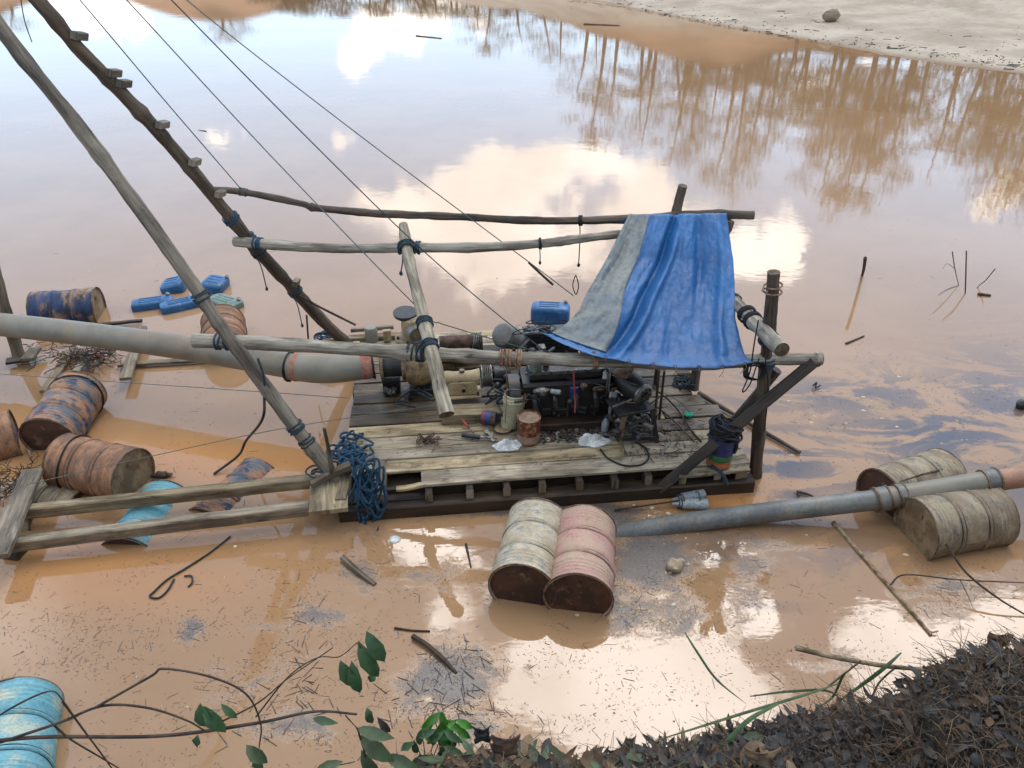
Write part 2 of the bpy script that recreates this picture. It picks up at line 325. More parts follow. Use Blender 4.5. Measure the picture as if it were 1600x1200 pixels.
# ---------------------------------------------------------------- geometry collector
class G:
    def __init__(s): s.v = []; s.f = []; s.uv = []; s.mi = []
    def add(s, vs, fs, uvs=None, mi=0):
        b = len(s.v); s.v += [tuple(a) for a in vs]
        for i, f in enumerate(fs):
            s.f.append([b + k for k in f]); s.mi.append(mi)
            s.uv.append(uvs[i] if uvs else [(vs[k][0] + vs[k][2] * .5, vs[k][1] + vs[k][2] * .3) for k in f])
        return s
    def sweep(s, pts, cross, radii=None, up=V((0, 0, 1)), caps=True, capmi=None, wob=0, seed=0, mi=0, closed=False):
        """cross: list of 2D points; pts: path; radii: scale per ring"""
        pts = [V(p) for p in pts]; n = len(pts); k = len(cross)
        per = [0.0]
        for i in range(k): per.append(per[-1] + (V(cross[(i + 1) % k]) - V(cross[i])).length)
        vs, L, prevs = [], 0.0, None
        Ls = []
        side = None
        for i, p in enumerate(pts):
            if closed: tg = pts[(i + 1) % n] - pts[i - 1]
            else: tg = pts[min(i + 1, n - 1)] - pts[max(i - 1, 0)]
            if tg.length < 1e-9: tg = V((1, 0, 0))
            tg.normalize()
            if side is None:
                u_ = up if abs(tg.dot(up)) < .97 else V((0, 1, 0))
                side = tg.cross(u_).normalized()
            else:
                side = (side - tg * side.dot(tg))
                if side.length < 1e-6: side = tg.orthogonal()
                side.normalize()
            u2 = side.cross(tg).normalized()
            r = radii[i] if radii is not None and not isinstance(radii, (int, float)) else (radii if radii else 1.0)
            if i: L += (p - pts[i - 1]).length
            Ls.append(L)
            for (a, b) in cross:
                q = p + side * (a * r) + u2 * (b * r)
                if wob:
                    nv = mn.noise(V((q.x * 3.1 + seed, q.y * 3.1, q.z * 3.1 + seed * 2))) * 1.1 + mn.noise(V((q.x * 11 + seed, q.y * 11, q.z * 11))) * .6
                    q = p + (q - p) * (1 + nv * wob)
                vs.append(q)
        fs, uvs = [], []
        rr = n if closed else n - 1
        r0 = (radii[0] if radii is not None and not isinstance(radii, (int, float)) else (radii or 1.0))
        for i in range(rr):
            j = (i + 1) % n
            for c in range(k):
                d = (c + 1) % k
                fs.append((i * k + c, i * k + d, j * k + d, j * k + c))
                l0, l1 = Ls[i], (Ls[j] if j > i else Ls[i] + .1)
                uvs.append([(per[c] * r0, l0), (per[c + 1] * r0, l0), (per[c + 1] * r0, l1), (per[c] * r0, l1)])
        s.add(vs, fs, uvs, mi)
        if caps and not closed:
            b = len(s.v) - len(vs)
            for idx, rev in ((0, True), (n - 1, False)):
                f = [b + idx * k + c for c in range(k)]
                if rev: f = f[::-1]
                s.f.append(f); s.mi.append(capmi if capmi is not None else mi)
                s.uv.append([(cross[c][0] * r0 * .3, cross[c][1] * r0 * .3) for c in (range(k - 1, -1, -1) if rev else range(k))])
        return s
    def tube(s, pts, r, sides=10, **kw):
        cr = [(math.cos(2 * math.pi * i / sides), math.sin(2 * math.pi * i / sides)) for i in range(sides)]
        return s.sweep(pts, cr, r if not isinstance(r, (int, float)) else [r] * len(pts), **kw)
    def cyl(s, a, b, r, sides=20, r2=None, **kw):
        return s.tube([a, b], [r, r if r2 is None else r2], sides, **kw)
    def beam(s, a, b, wd, th, n=2, ch=.006, jit=0.0, up=V((0, 0, 1)), seed=0, **kw):
        """chamfered board from a to b"""
        hw, ht = wd / 2, th / 2; c = min(ch, hw * .4, ht * .4)
        cr = [(hw - c, -ht), (hw, -ht + c), (hw, ht - c), (hw - c, ht), (-hw + c, ht), (-hw, ht - c), (-hw, -ht + c), (-hw + c, -ht)]
        a, b = V(a), V(b)
        pts, rad = [], []
        rg = random.Random(seed)
        for i in range(n):
            p = a.lerp(b, i / (n - 1))
            pts.append(p + V((0, 0, rg.uniform(-1, 1) * jit * .5)) + V((0, rg.uniform(-1, 1) * jit, 0)))
            rad.append(1 + rg.uniform(-1, 1) * jit * .8)
        return s.sweep(pts, cr, rad, up=up, **kw)
    def box(s, c, sz, rot=0.0, ch=.006, **kw):
        """box centred at c; long local x rotated by rot about z"""
        c = V(c); d = V((math.cos(rot), math.sin(rot), 0)) * sz[0] / 2
        return s.beam(c - d, c + d, sz[1], sz[2], ch=ch, **kw)
    def lathe(s, prof, a, ax, sides=28, mi=0, dent=0.0):
        """prof: list of (distance along ax, radius)"""
        a, ax = V(a), V(ax).normalized()
        sd = ax.cross(V((0, 0, 1))) if abs(ax.z) < .95 else V((1, 0, 0))
        sd.normalize(); up = sd.cross(ax).normalized()
        vs = []
        for (l, r) in prof:
            for i in range(sides):
                t_ = 2 * math.pi * i / sides
                q = 1 + (dent * mn.noise(V((math.cos(t_) * 1.3 + a.x * 5, math.sin(t_) * 1.3, l * 3 + a.y))) if dent else 0)
                vs.append(a + ax * l + sd * (math.cos(t_) * r * q) + up * (math.sin(t_) * r * q))
        fs, uvs = [], []
        for j in range(len(prof) - 1):
            for i in range(sides):
                d = (i + 1) % sides
                fs.append((j * sides + i, j * sides + d, (j + 1) * sides + d, (j + 1) * sides + i))
                r0 = .3; u0, u1 = 2 * math.pi * i / sides * r0, 2 * math.pi * (i + 1) / sides * r0
                uvs.append([(u0, prof[j][0]), (u1, prof[j][0]), (u1, prof[j + 1][0]), (u0, prof[j + 1][0])])
        return s.add(vs, fs, uvs, mi)
    def grid(s, fn, nu, nv, mi=0):
        vs = [fn(i / nu, j / nv) for j in range(nv + 1) for i in range(nu + 1)]
        fs, uvs = [], []
        for j in range(nv):
            for i in range(nu):
                a = j * (nu + 1) + i
                fs.append((a, a + 1, a + nu + 2, a + nu + 1))
                uvs.append([(i / nu, j / nv), ((i + 1) / nu, j / nv), ((i + 1) / nu, (j + 1) / nv), (i / nu, (j + 1) / nv)])
        return s.add(vs, fs, uvs, mi)
    def build(s, name, mat, parent=None, smooth=True, angle=38, solid=0.0):
        me = bpy.data.meshes.new(name)
        vs = np.array(s.v, dtype=np.float64)
        base = wloc(parent) if parent is not None else None
        c = (vs.min(0) + vs.max(0)) / 2
        if parent is None: c[2] = vs[:, 2].min()
        me.from_pydata((vs - c).tolist(), [], s.f)
        uvl = me.uv_layers.new(name='UVMap')
        flat = [x for f in s.uv for p in f for x in p]
        uvl.data.foreach_set('uv', flat)
        mats = mat if isinstance(mat, (list, tuple)) else [mat]
        for m_ in mats: me.materials.append(m_)
        if len(mats) > 1: me.polygons.foreach_set('material_index', s.mi)
        if smooth:
            me.shade_smooth(); me.set_sharp_from_angle(angle=R(angle))
        o = bpy.data.objects.new(name, me)
        COL.objects.link(o)
        if parent is not None:
            o.parent = parent; o.location = V(c) - base
        else: o.location = V(c)
        if solid:
            md = o.modifiers.new('thickness', 'SOLIDIFY'); md.thickness = solid
        return o
WL = {}
def wloc(o):
    l = V(o.location); p = o.parent
    while p is not None: l += p.location; p = p.parent
    return l
def tag(o, label=None, cat=None, group=None, kind=None):
    if label: o['label'] = label
    if cat: o['category'] = cat
    if group: o['group'] = group
    if kind: o['kind'] = kind
    return o
def thing(name, label, cat, loc, group=None):
    o = bpy.data.objects.new(name, None); COL.objects.link(o)
    o.empty_display_size = .1
    o.location = V(loc)
    return tag(o, label, cat, group)
def struct(o): return tag(o, kind='structure')
def spline(pts, n=8):
    """Catmull-Rom through the points"""
    pts = [V(p) for p in pts]
    if len(pts) < 3:
        return [pts[0].lerp(pts[-1], i / n) for i in range(n + 1)]
    out = []
    q = [pts[0] * 2 - pts[1]] + pts + [pts[-1] * 2 - pts[-2]]
    for i in range(1, len(q) - 2):
        p0, p1, p2, p3 = q[i - 1], q[i], q[i + 1], q[i + 2]
        for k in range(n):
            t = k / n
            out.append(.5 * ((2 * p1) + (p2 - p0) * t + (2 * p0 - 5 * p1 + 4 * p2 - p3) * t * t + (3 * p1 - p0 - 3 * p2 + p3) * t ** 3))
    out.append(pts[-1]); return out
def lerpl(a, b, n): return [a + (b - a) * i / (n - 1) for i in range(n)]

# ================================================================ SETTING
# ---------------------------------------------------------------- water sheet
def axis(lo, hi, st, far, grow=1.35):
    a = list(np.arange(lo, hi + 1e-6, st)); s_ = st
    x = a[-1]
    while x < far[1]: s_ *= grow; x += s_; a.append(x)
    s_ = st; x = a[0]; pre = []
    while x > far[0]: s_ *= grow; x -= s_; pre.append(x)
    return np.array(pre[::-1] + a)
xs = axis(-9, 9.5, .07, (-400, 400)); ys = axis(2.2, 14, .07, (-60, 500))
X, Y = np.meshgrid(xs, ys)
nx, ny = len(xs), len(ys)
verts = np.stack([X.ravel(), Y.ravel(), np.zeros(X.size)], 1)
idx = np.arange(nx * ny).reshape(ny, nx)
faces = np.stack([idx[:-1, :-1].ravel(), idx[:-1, 1:].ravel(), idx[1:, 1:].ravel(), idx[1:, :-1].ravel()], 1)
me = bpy.data.meshes.new('water'); me.from_pydata(verts.tolist(), [], faces.tolist())
zc = Y * CT + H * ST
zc_ok = np.where(zc > .5, zc, 1e9)
PX = 800 + F * X / zc_ok
PY = 600 + F * (H * CT - Y * ST) / zc_ok
def blobs(lst):
    a = np.zeros_like(PX)
    for (cx, cy, sx_, sy_, w_) in lst: a = np.maximum(a, w_ * np.exp(-(((PX - cx) / sx_) ** 2 + ((PY - cy) / sy_) ** 2)))
    return a
SCUM = [(705, 1060, 75, 65, .95), (640, 1090, 60, 50, .62), (740, 1130, 60, 45, .6), (660, 900, 130, 30, .45), (560, 905, 70, 40, .5), (1020, 880, 75, 55, 1.0),
        (985, 950, 70, 60, .68), (1060, 960, 60, 60, .6), (930, 805, 100, 26, 1.0), (760, 792, 230, 16, .85), (1010, 850, 50, 25, .8), (440, 1000, 130, 90, .36), (298, 990, 24, 26, .85),
        (455, 1130, 75, 50, .72), (380, 1060, 110, 70, .42), (130, 1000, 200, 90, .22), (1190, 850, 90, 50, .45), (1480, 930, 90, 60, .5), (1300, 1040, 90, 30, .4),
        (1160, 900, 45, 60, .55), (620, 620, 30, 20, .2), (250, 620, 400, 160, .14), (1400, 600, 300, 90, .2), (500, 960, 60, 40, .6), (1160, 960, 40, 30, .5),
        (560, 830, 90, 20, .45), (860, 1050, 240, 110, .2), (420, 880, 120, 30, .25)]
FILM = [(1350, 620, 190, 42, .75), (1470, 680, 200, 62, .95), (1230, 720, 90, 60, .95), (1230, 780, 60, 50, .8), (1360, 745, 200, 26, .8), (1560, 640, 120, 90, .8),
        (1180, 620, 80, 50, .5), (1600, 760, 80, 60, .7), (1120, 850, 90, 50, .5), (1330, 860, 100, 50, .42), (1200, 930, 50, 60, .35), (1700, 700, 200, 150, .6)]
REFL_ORANGE = [(300, 720, 260, 40, .6), (150, 900, 250, 60, .45), (1120, 780, 90, 30, .7), (90, 690, 80, 40, .5)]  # painted reflection
colr = np.stack([blobs(SCUM), blobs(FILM), blobs(REFL_ORANGE), np.ones_like(PX)], -1).reshape(-1, 4).astype(np.float32)
at = me.color_attributes.new('film', 'FLOAT_COLOR', 'POINT'); at.data.foreach_set('color', colr.ravel())
me.materials.append(M['water'])
water = bpy.data.objects.new('water', me); COL.objects.link(water); struct(water)
def scum_at(px, py):
    return max(w_ * math.exp(-(((px - cx) / sx_) ** 2 + ((py - cy) / sy_) ** 2)) for (cx, cy, sx_, sy_, w_) in SCUM)

# ---------------------------------------------------------------- far shore terrain
SH = [(-300, 55), (-120, 60), (-60, 74), (-25, 72), (-8, 64), (5.28, 54.3), (8.6, 45.3), (12.6, 37.8), (15.6, 33.2), (18.4, 29.4), (26, 24), (45, 15), (80, 5), (300, -10)]
shx, shy = [a for a, b in SH], [b for a, b in SH]
MOUNDS = [(-32, 92, 12, 8, 4.6), (-62, 90, 12, 10, 5.5), (15, 68, 13, 7, 4.4), (37, 62, 13, 7, 2.4), (-2, 78, 9, 7, 2.0), (-5, 96, 20, 10, 1.5), (70, 55, 25, 12, 3)]
def terr(x, y):
    d = y - np.interp(x, shx, shy)
    d = d + .5 * math.sin(x * .45) + .25 * math.sin(x * 1.3)
    if d < 0: return max(-1.5, d * .12)
    z = .10 + .028 * d if d > 1.2 else .085 * d
    z += .05 * mn.noise(V((x * .5, y * .5, 0))) + .12 * mn.noise(V((x * .12, y * .12, 3)))* min(1, d / 6)
    z += max(0, d - 14) * .03 * (1 + .6 * mn.noise(V((x * .05, y * .05, 7))))
    for (mx_, my_, sx_, sy_, h_) in MOUNDS: z += h_ * math.exp(-((x - mx_) / sx_) ** 2 - ((y - my_) / sy_) ** 2) * (1 + .25 * mn.noise(V((x * .15, y * .15, 1))))
    return z
tx = axis(-45, 60, .9, (-600, 600), 1.3); ty = axis(20, 100, .8, (-80, 900), 1.3)
g = G(); vs_ = [(x, y, terr(x, y)) for y in ty for x in tx]
k = len(tx)
g.add(vs_, [(j * k + i, j * k + i + 1, (j + 1) * k + i + 1, (j + 1) * k + i) for j in range(len(ty) - 1) for i in range(k - 1)])
struct(g.build('far_shore_ground', M['sand'], smooth=True, angle=180))

# ---------------------------------------------------------------- trees on the far shore (the photograph shows them mirrored)
def tree_meshes(kind, seed):
    rg = random.Random(seed)
    t = G(); c = G()
    ht = 16.0
    def leafs(p, n, r, sz):
        for _ in range(n):
            q = p + V((rg.gauss(0, r), rg.gauss(0, r), rg.gauss(0, r * .7)))
            a = V((rg.uniform(-1, 1), rg.uniform(-1, 1), rg.uniform(-1, 1))).normalized(); b = a.orthogonal().normalized()
            s1 = sz * rg.uniform(.5, 1.3)
            c.add([q - a * s1, q + b * s1 * .6, q + a * s1, q - b * s1 * .6], [(0, 1, 2, 3)])
    lean = V((rg.uniform(-1.8, 1.8), rg.uniform(-.8, .8), 0))
    pts = [V((0, 0, -.5)), V((lean.x * .2, lean.y * .2, ht * .3)), V((lean.x * .5 + rg.uniform(-.3, .3), lean.y * .6, ht * .6)), V((lean.x, lean.y, ht))]
    sp = spline(pts, 5); t.tube(sp, lerpl(.22, .03, len(sp)), 6)
    if kind == 'sparse': n, lo, ln, nl, cr, sz = 20, .38, 2.4, 46, .62, .17
    elif kind == 'dense': n, lo, ln, nl, cr, sz = 26, .10, 2.7, 60, .62, .17
    elif kind == 'bare': n, lo, ln, nl, cr, sz = 14, .35, 2.4, 4, .3, .1
    else: n, lo, ln, nl, cr, sz = 20, .05, 3.0, 80, .8, .22
    for i in range(n):
        f = lo + (1 - lo) * (i / n) ** .9
        p = sp[min(len(sp) - 1, int(f * (len(sp) - 1)))]
        a = rg.uniform(0, 6.28); l = ln * (1.15 - .6 * abs(f - .6)) * rg.uniform(.5, 1.2)
        if kind == 'bush': l *= 1.2 - f
        e = p + V((math.cos(a) * l, math.sin(a) * l, l * rg.uniform(.25, 1.0)))
        mid = p.lerp(e, .5) + V((0, 0, -.15 * l))
        t.tube([p, mid, e], [.06, .04, .015], 4)
        leafs(e, nl, cr, sz); leafs(mid.lerp(e, .5), nl // 3, cr * .7, sz)
    if kind == 'dense':
        for _ in range(8): leafs(sp[-1 - rg.randrange(8)] + V((rg.uniform(-1, 1), rg.uniform(-1, 1), 0)), 40, .7, .17)
    def me_(g_, m_, nm):
        m = bpy.data.meshes.new(nm); m.from_pydata(g_.v, [], g_.f); m.materials.append(m_); return m
    return me_(t, M['bark'], 'trunk'), me_(c, M['crown'], 'crown')
TM = {k: [tree_meshes(k, i * 7 + len(k)) for i in range(3)] for k in ('sparse', 'dense', 'bare', 'bush')}
TREES = []
for px, py in [(905, 150), (935, 235), (958, 180), (985, 215), (1010, 235), (1035, 205), (1062, 262), (1090, 235), (1118, 298), (1142, 322), (1165, 285), (1190, 240), (1215, 190), (1105, 200), (1150, 190), (1020, 160), (1075, 170)]:
    TREES.append((px, py, 'sparse', 70))
for px, py in [(1243, 190), (1268, 240), (1292, 300), (1315, 322), (1340, 330), (1362, 270), (1392, 262), (1425, 205), (1290, 220), (1345, 220), (1400, 200), (1255, 160), (1320, 180)]:
    TREES.append((px, py, 'dense', 64))
for px, py in [(1452, 290), (1470, 200), (1230, 120)]: TREES.append((px, py, 'bare', 60))
for px, py in [(1498, 245), (1522, 262), (1545, 300), (1572, 335), (1600, 320), (1640, 330), (1700, 300), (1530, 190), (1580, 230), (1750, 320), (1820, 300)]: TREES.append((px, py, 'dense', 54))
for px, py in [(775, 88), (812, 72), (852, 98), (880, 112), (738, 42), (700, 32), (920, 110)]: TREES.append((px, py, 'sparse', 84))
for px, py in [(345, 46), (365, 40), (25, 50), (-60, 60), (-150, 50), (-260, 70), (660, 34), (620, 26)]: TREES.append((px, py, 'sparse', 92))
for px, py in [(440, 22), (475, 26), (510, 24), (545, 30), (580, 26), (610, 30), (645, 26), (680, 30), (715, 26), (750, 32), (790, 30), (830, 34), (870, 34)]: TREES.append((px, py, 'bush', 88))
rq = random.Random(99)
for i in range(10): TREES.append((rq.uniform(900, 1620), rq.uniform(85, 150), 'bush', rq.uniform(66, 74)))
TREES = [(px + rq.uniform(-9, 9) if kd != 'bush' else px, py, kd, D_) for px, py, kd, D_ in TREES]
ORD = 'first second third fourth fifth sixth seventh eighth ninth tenth eleventh twelfth thirteenth fourteenth fifteenth sixteenth seventeenth eighteenth nineteenth twentieth'.split()
def ordn(n):
    if n < 20: return ORD[n]
    return ['twenty-', 'thirty-', 'forty-'][(n + 1) // 10 - 2] + ORD[(n + 1) % 10 - 1] if (n + 1) % 10 else ['twentieth', 'thirtieth', 'fortieth'][(n + 1) // 10 - 2]
TREES.sort(key=lambda a: (a[2], a[0])); TCNT = {}
TSHORT = {'sparse': 'thin sparse tree', 'dense': 'dense leafy tree', 'bare': 'almost leafless tree', 'bush': 'round bush'}
TL = {'sparse': 'tall thin tree with a sparse crown on the far shore, mirrored in the water',
      'dense': 'dense leafy tree on the far shore, mirrored in the upper right water',
      'bare': 'almost leafless thin tree on the far shore between the leafy clumps',
      'bush': 'low round bush on the far bank, mirrored along the top edge of the water'}
for i, (px, py, kd, D) in enumerate(TREES):
    D = D + rnd.uniform(-3, 3)
    d = ray(px, py); t_ = D / d.y; x = d.x * t_; h = -(H + d.z * t_)
    z0 = terr(x, D); h = max(2.0, h - z0)
    tr, cr = TM[kd][i % 3]
    lab = TL[kd]
    if 0 < px < 1600:
        TCNT[kd] = TCNT.get(kd, -1) + 1; lab = ordn(TCNT[kd]) + ' ' + TSHORT[kd] + ' from the left on the far shore, seen mirrored in the water'
    e = thing('tree', lab, 'tree', (x, D, z0), {'sparse': 'sparse trees on the far shore', 'dense': 'leafy trees on the far shore', 'bare': 'bare trees on the far shore', 'bush': 'bushes on the far bank'}[kd])
    if kd == 'bush': e.name = 'bush'
    s_ = h / 16.4
    e.scale = (max(s_, .8) if kd != 'bush' else .9, max(s_, .8) if kd != 'bush' else .9, s_); e.rotation_euler.z = rnd.uniform(0, 6.28)
    for nm, m_ in (('trunk', tr), ('crown', cr)):
        o = bpy.data.objects.new(nm, m_); COL.objects.link(o); o.parent = e

g = G(); rgs = random.Random(8)
for i in range(600):
    x = rgs.uniform(4, 24); y = np.interp(x, shx, shy) + abs(rgs.gauss(0, .9)) * (1 if i % 3 else 6) + .3
    a = rgs.uniform(0, 6.28); l = rgs.choice([.03, .06, .1, .35]) * rgs.uniform(.6, 1.3); z = max(.01, terr(x, y)) + .015
    g.tube([V((x, y, z)), V((x + math.cos(a) * l, y + math.sin(a) * l, z))], rgs.uniform(.006, .02), 4)
tag(g.build('shore_litter', M['twig']), kind='stuff', label='dark twigs and pebbles strewn along the edge of the sandbank')
# stranded boulder and shoreline driftwood on the sand
def lump(g, c, sz, seed=0, n=10, amp=.25):
    c = V(c)
    def fn(u, v):
        a, b = u * 2 * math.pi, (v - .5) * math.pi
        d = V((math.cos(a) * math.cos(b), math.sin(a) * math.cos(b), math.sin(b)))
        r = 1 + amp * mn.noise(d * 1.7 + V((seed, seed * .7, 0)))
        return c + V((d.x * sz[0] * r, d.y * sz[1] * r, d.z * sz[2] * r))
    return g.grid(fn, n * 2, n)
g = G(); p = P(1299, 24, z=.6); lump(g, p, (.42, .3, .3), 3, 6)
tag(g.build('rock', M['b_grey'], angle=60), 'lone grey rock on the pale sandbank at the top right', 'rock')

def stick(name, pts, r, label, mat='twig', r1=None, cat='stick', z=None, group=None, sub=()):
    """stick given by photo pixels (px, py, z)"""
    w_ = [P(a, b, z=c) for (a, b, c) in pts]
    sp = spline(w_, 6)
    g = G().tube(sp, lerpl(r, r1 if r1 is not None else r * .6, len(sp)), 7, wob=.16, seed=rnd.random() * 9)
    for q in sub:
        s2 = spline([P(a, b, z=c) for (a, b, c) in q], 5); g.tube(s2, lerpl(r * .55, r * .25, len(s2)), 5)
    return tag(g.build(name, M[mat]), label, cat, group)

# ---------------------------------------------------------------- near bank
EDGE = [(-1500, 1300, 2.0), (-300, 1290, 2.3), (300, 1270, 2.45), (540, 1235, 2.5), (640, 1200, 2.55), (700, 1172, 2.6), (760, 1156, 2.6), (860, 1160, 2.6), (980, 1162, 2.6), (1100, 1140, 2.65), (1200, 1112, 2.7),
        (1280, 1102, 2.75), (1370, 1082, 2.8), (1425, 1062, 2.9), (1460, 1030, 2.95), (1520, 1008, 3.0), (1600, 988, 3.0), (1800, 960, 3.0), (2300, 930, 2.9), (3500, 900, 2.6)]
ep = [P(a, b, z=c) for a, b, c in EDGE]
ex, ey, ez = [p.x for p in ep], [p.y for p in ep], [p.z for p in ep]
def bank_z(x, y, rough=True):
    e_y = float(np.interp(x, ex, ey)); e_z = float(np.interp(x, ex, ez))
    d = y - e_y
    if d <= 0:
        z = e_z + min(.9, -d * .42) if d > -2.5 else e_z + .9
        z -= .10 * math.exp(d / .08)
    else: z = e_z - .10 - d * 2.1
    if rough:
        z += .06 * mn.noise(V((x * 4, y * 4, 0))) + .04 * mn.noise(V((x * 11, y * 11, 2))) + .012 * mn.noise(V((x * 30, y * 30, 2)))
    return z
bx = axis(-1.2, 3.2, .035, (-60, 60), 1.3); by = axis(-.2, 3.4, .035, (-60, 4.2), 1.3)
g = G(); k = len(bx)
g.add([(x, y, max(-.6, bank_z(x, y))) for y in by for x in bx], [(j * k + i, j * k + i + 1, (j + 1) * k + i + 1, (j + 1) * k + i) for j in range(len(by) - 1) for i in range(k - 1)])
struct(g.build('near_bank_ground', M['soil'], angle=180))
# leaf litter, nobody could count it
def leaf_geom(g, c, dirx, nrm, ln, wd, mi=0, curl=.2):
    dirx = V(dirx).normalized(); nrm = V(nrm).normalized(); sd = nrm.cross(dirx).normalized(); nrm = dirx.cross(sd)
    c = V(c); prof = [(0, 0), (.18, .32), (.45, .5), (.75, .34), (1, 0)]
    mid = [c + dirx * (a * ln) + nrm * (-curl * ln * (a - .4) ** 2) for a, b in prof]
    vs = [mid[0]] + [m + sd * (b * wd) + nrm * (b * wd * .35) for m, (a, b) in list(zip(mid, prof))[1:4]] + [mid[4]] + [m - sd * (b * wd) + nrm * (b * wd * .35) for m, (a, b) in list(zip(mid, prof))[1:4]] + mid[1:4]
    # 0, 1-3 right, 4 tip, 5-7 left, 8-10 mid
    if curl < 90: vs = [q_ + V((rnd.uniform(-1, 1), rnd.uniform(-1, 1), rnd.uniform(-1, 1))) * ln * (.07 if ln < .07 else .012) for q_ in vs]
    g.add(vs, [(0, 1, 8), (0, 8, 5), (1, 2, 9, 8), (8, 9, 6, 5), (2, 3, 10, 9), (9, 10, 7, 6), (3, 4, 10), (10, 4, 7)], None, mi)
for nm, mt, cnt, xr, ln in (('dry_leaf_litter', ['litter_a', 'litter_b', 'leaf_dull'], 4200, (-.9, .9), .050), ('dark_leaf_litter', ['litter_b', 'litter_d', 'litter_c'], 17000, (.3, 3.0), .036)):
    g = G(); rg = random.Random(3)
    for i in range(cnt):
        x = rg.uniform(*xr); e_y = float(np.interp(x, ex, ey)); y = e_y + rg.uniform(-.75, .12)
        z = bank_z(x, y) + rg.uniform(.002, .03)
        a = rg.uniform(0, 6.28)
        mi = 0 if rg.random() < .55 else (1 if rg.random() < .55 else 2)
        s_ = rg.choice([.3, .4, .5, .7, .9, 1.5]) * rg.uniform(.8, 1.2)
        leaf_geom(g, (x, y, z), (math.cos(a), math.sin(a), rg.uniform(-.22, .22)), (rg.uniform(-.45, .45), rg.uniform(-.6, .35), 1), ln * s_ * rg.uniform(.7, 1.5), ln * rg.uniform(.15, .6) * s_, mi, rg.uniform(-1.2, 1.2))
    tag(g.build(nm, [M[m_] for m_ in mt], angle=50), kind='stuff', label='brown and grey dry leaves covering the near bank' if nm[0:3] == 'dry' else 'blackish leaf litter covering the mound at the bottom right')
g = G(); rg = random.Random(5)   # fine roots and stems in the mound
for i in range(3000):
    x = rg.uniform(-.5, 2.6) if i % 3 else rg.gauss(1.45, .25); e_y = float(np.interp(x, ex, ey)); y = e_y + rg.uniform(-.6, .08)
    a = rg.uniform(0, 6.28); l = rg.uniform(.03, .16); z = bank_z(x, y) + .02
    p0 = V((x, y, z)); d_ = V((math.cos(a), math.sin(a), rg.uniform(-.3, .5)))
    p2 = p0 + d_ * l; p1 = p0.lerp(p2, .5) + V((0, 0, rg.uniform(0, .03)))
    g.tube([p0, p1, p2], [.0015, .0012, .0007], 3, mi=rg.choice([0, 0, 1]), caps=False)
tag(g.build('root_litter', [M['litter_c'], M['litter_a']]), kind='stuff', label='thin reddish roots and stems tangled over the near bank')

# ================================================================ THE RAFT
DA = R(6.3)
DU = V((math.cos(DA), math.sin(DA), 0)); DV = V((-math.sin(DA), math.cos(DA), 0))
DO = V((-1.70, 5.88, 0))
def D(u, v, z=0.0): return DO + DU * u + DV * v + V((0, 0, z))
ZD = .30
raft = thing('wooden_raft', 'weathered plank raft deck carrying the pumps and engines in the middle of the water', 'raft', D(2.1, 1.6, 0))
# planks run along u; rows from the front
rows = 0; v0 = -.03; row = 0
rg = random.Random(11)
while v0 < 3.18:
    wd = rg.choice([.19, .21, .23, .25, .22]);
    uL = .02 + rg.uniform(-.012, .012); uR = 4.12 + rg.uniform(-.10, .10)
    if v0 < .1: uL = .80
    if v0 > 1.3: uR -= .05 + .12 * (v0 - 1.3) / 1.5
    cuts = [uL]
    if v0 < 1.6: cuts += [2.75 + rg.uniform(-.15, .35)] if row % 2 else [3.3 + rg.uniform(-.1, .3)]
    else: cuts += [1.2 + rg.uniform(0, .8), 3.0 + rg.uniform(-.2, .3)]
    cuts.append(uR)
    for a, b in zip(cuts[:-1], cuts[1:]):
        zt = ZD - .018 + rg.uniform(-.006, .007)
        wet = (v0 > .85 and v0 < 2.3 and a < 2.9) or (v0 > .55 and a > 2.4)
        g = G().beam(D(a + .003, v0 + wd / 2, zt), D(b - .003, v0 + wd / 2 + rg.uniform(-.006, .006), zt + rg.uniform(-.004, .004)), wd - .020, .034, n=8, jit=.006, ch=.005, seed=rg.random())
        g.build('plank', M['deck_wet'] if wet else M['deck'], raft)
    v0 += wd; row += 1
# loose board at the front right and the broken one at the front left
G().beam(D(3.4, -.10, ZD - .03), D(4.15, -.07, ZD - .03), .12, .034, n=5, jit=.006).build('plank', M['deck'], raft)
G().beam(D(.55, .0, ZD - .05), D(.86, .02, ZD - .03), .07, .03, n=5, jit=.01).build('plank', M['deck'], raft)
G().beam(D(-.05, .22, .15), D(.92, .22, .15), .56, .03, n=4).build('plank', M['beam_dark'], raft)  # added dark board below the notch, so the gap shows dark
# joists
for px in (670, 733, 790, 845, 903, 957, 1010, 1062, 1118):
    p = P(px, 762 - (px - 670) * .055, z=.2); u_ = (p - DO).dot(DU)
    G().beam(D(u_, -.10 + rg.uniform(-.02, .02), .205), D(u_ + rg.uniform(-.03, .03), 3.15, .205), .075, .115, n=3, ch=.008, capmi=1, seed=px).build('joist', [M['beam_dark'], M['beam']], raft)
G().beam(D(4.08, -.1, .215), D(3.95, .5, .215), .14, .12, n=3, capmi=1).build('joist', [M['beam_dark'], M['beam']], raft)
G().beam(D(.38, -.12, .24), D(.40, .5, .24), .12, .11, n=3, capmi=1).build('joist', [M['beam'], M['beam']], raft)
G().beam(D(.02, -.14, .24), D(.06, .5, .24), .11, .11, n=3, capmi=1).build('joist', [M['beam'], M['beam']], raft)
# long floats/beams under the deck
for vv in (-.07, 1.0, 2.1, 3.1):
    G().beam(D(-.02, vv, .045), D(4.22, vv, .045), .16, .20, n=9, jit=.004, ch=.015).build('bearer', M['beam_dark'], raft)
G().beam(D(.35, .07, .16), D(4.1, .09, .16), .05, .10, n=6, jit=.004).build('bearer', M['beam_dark'], raft)
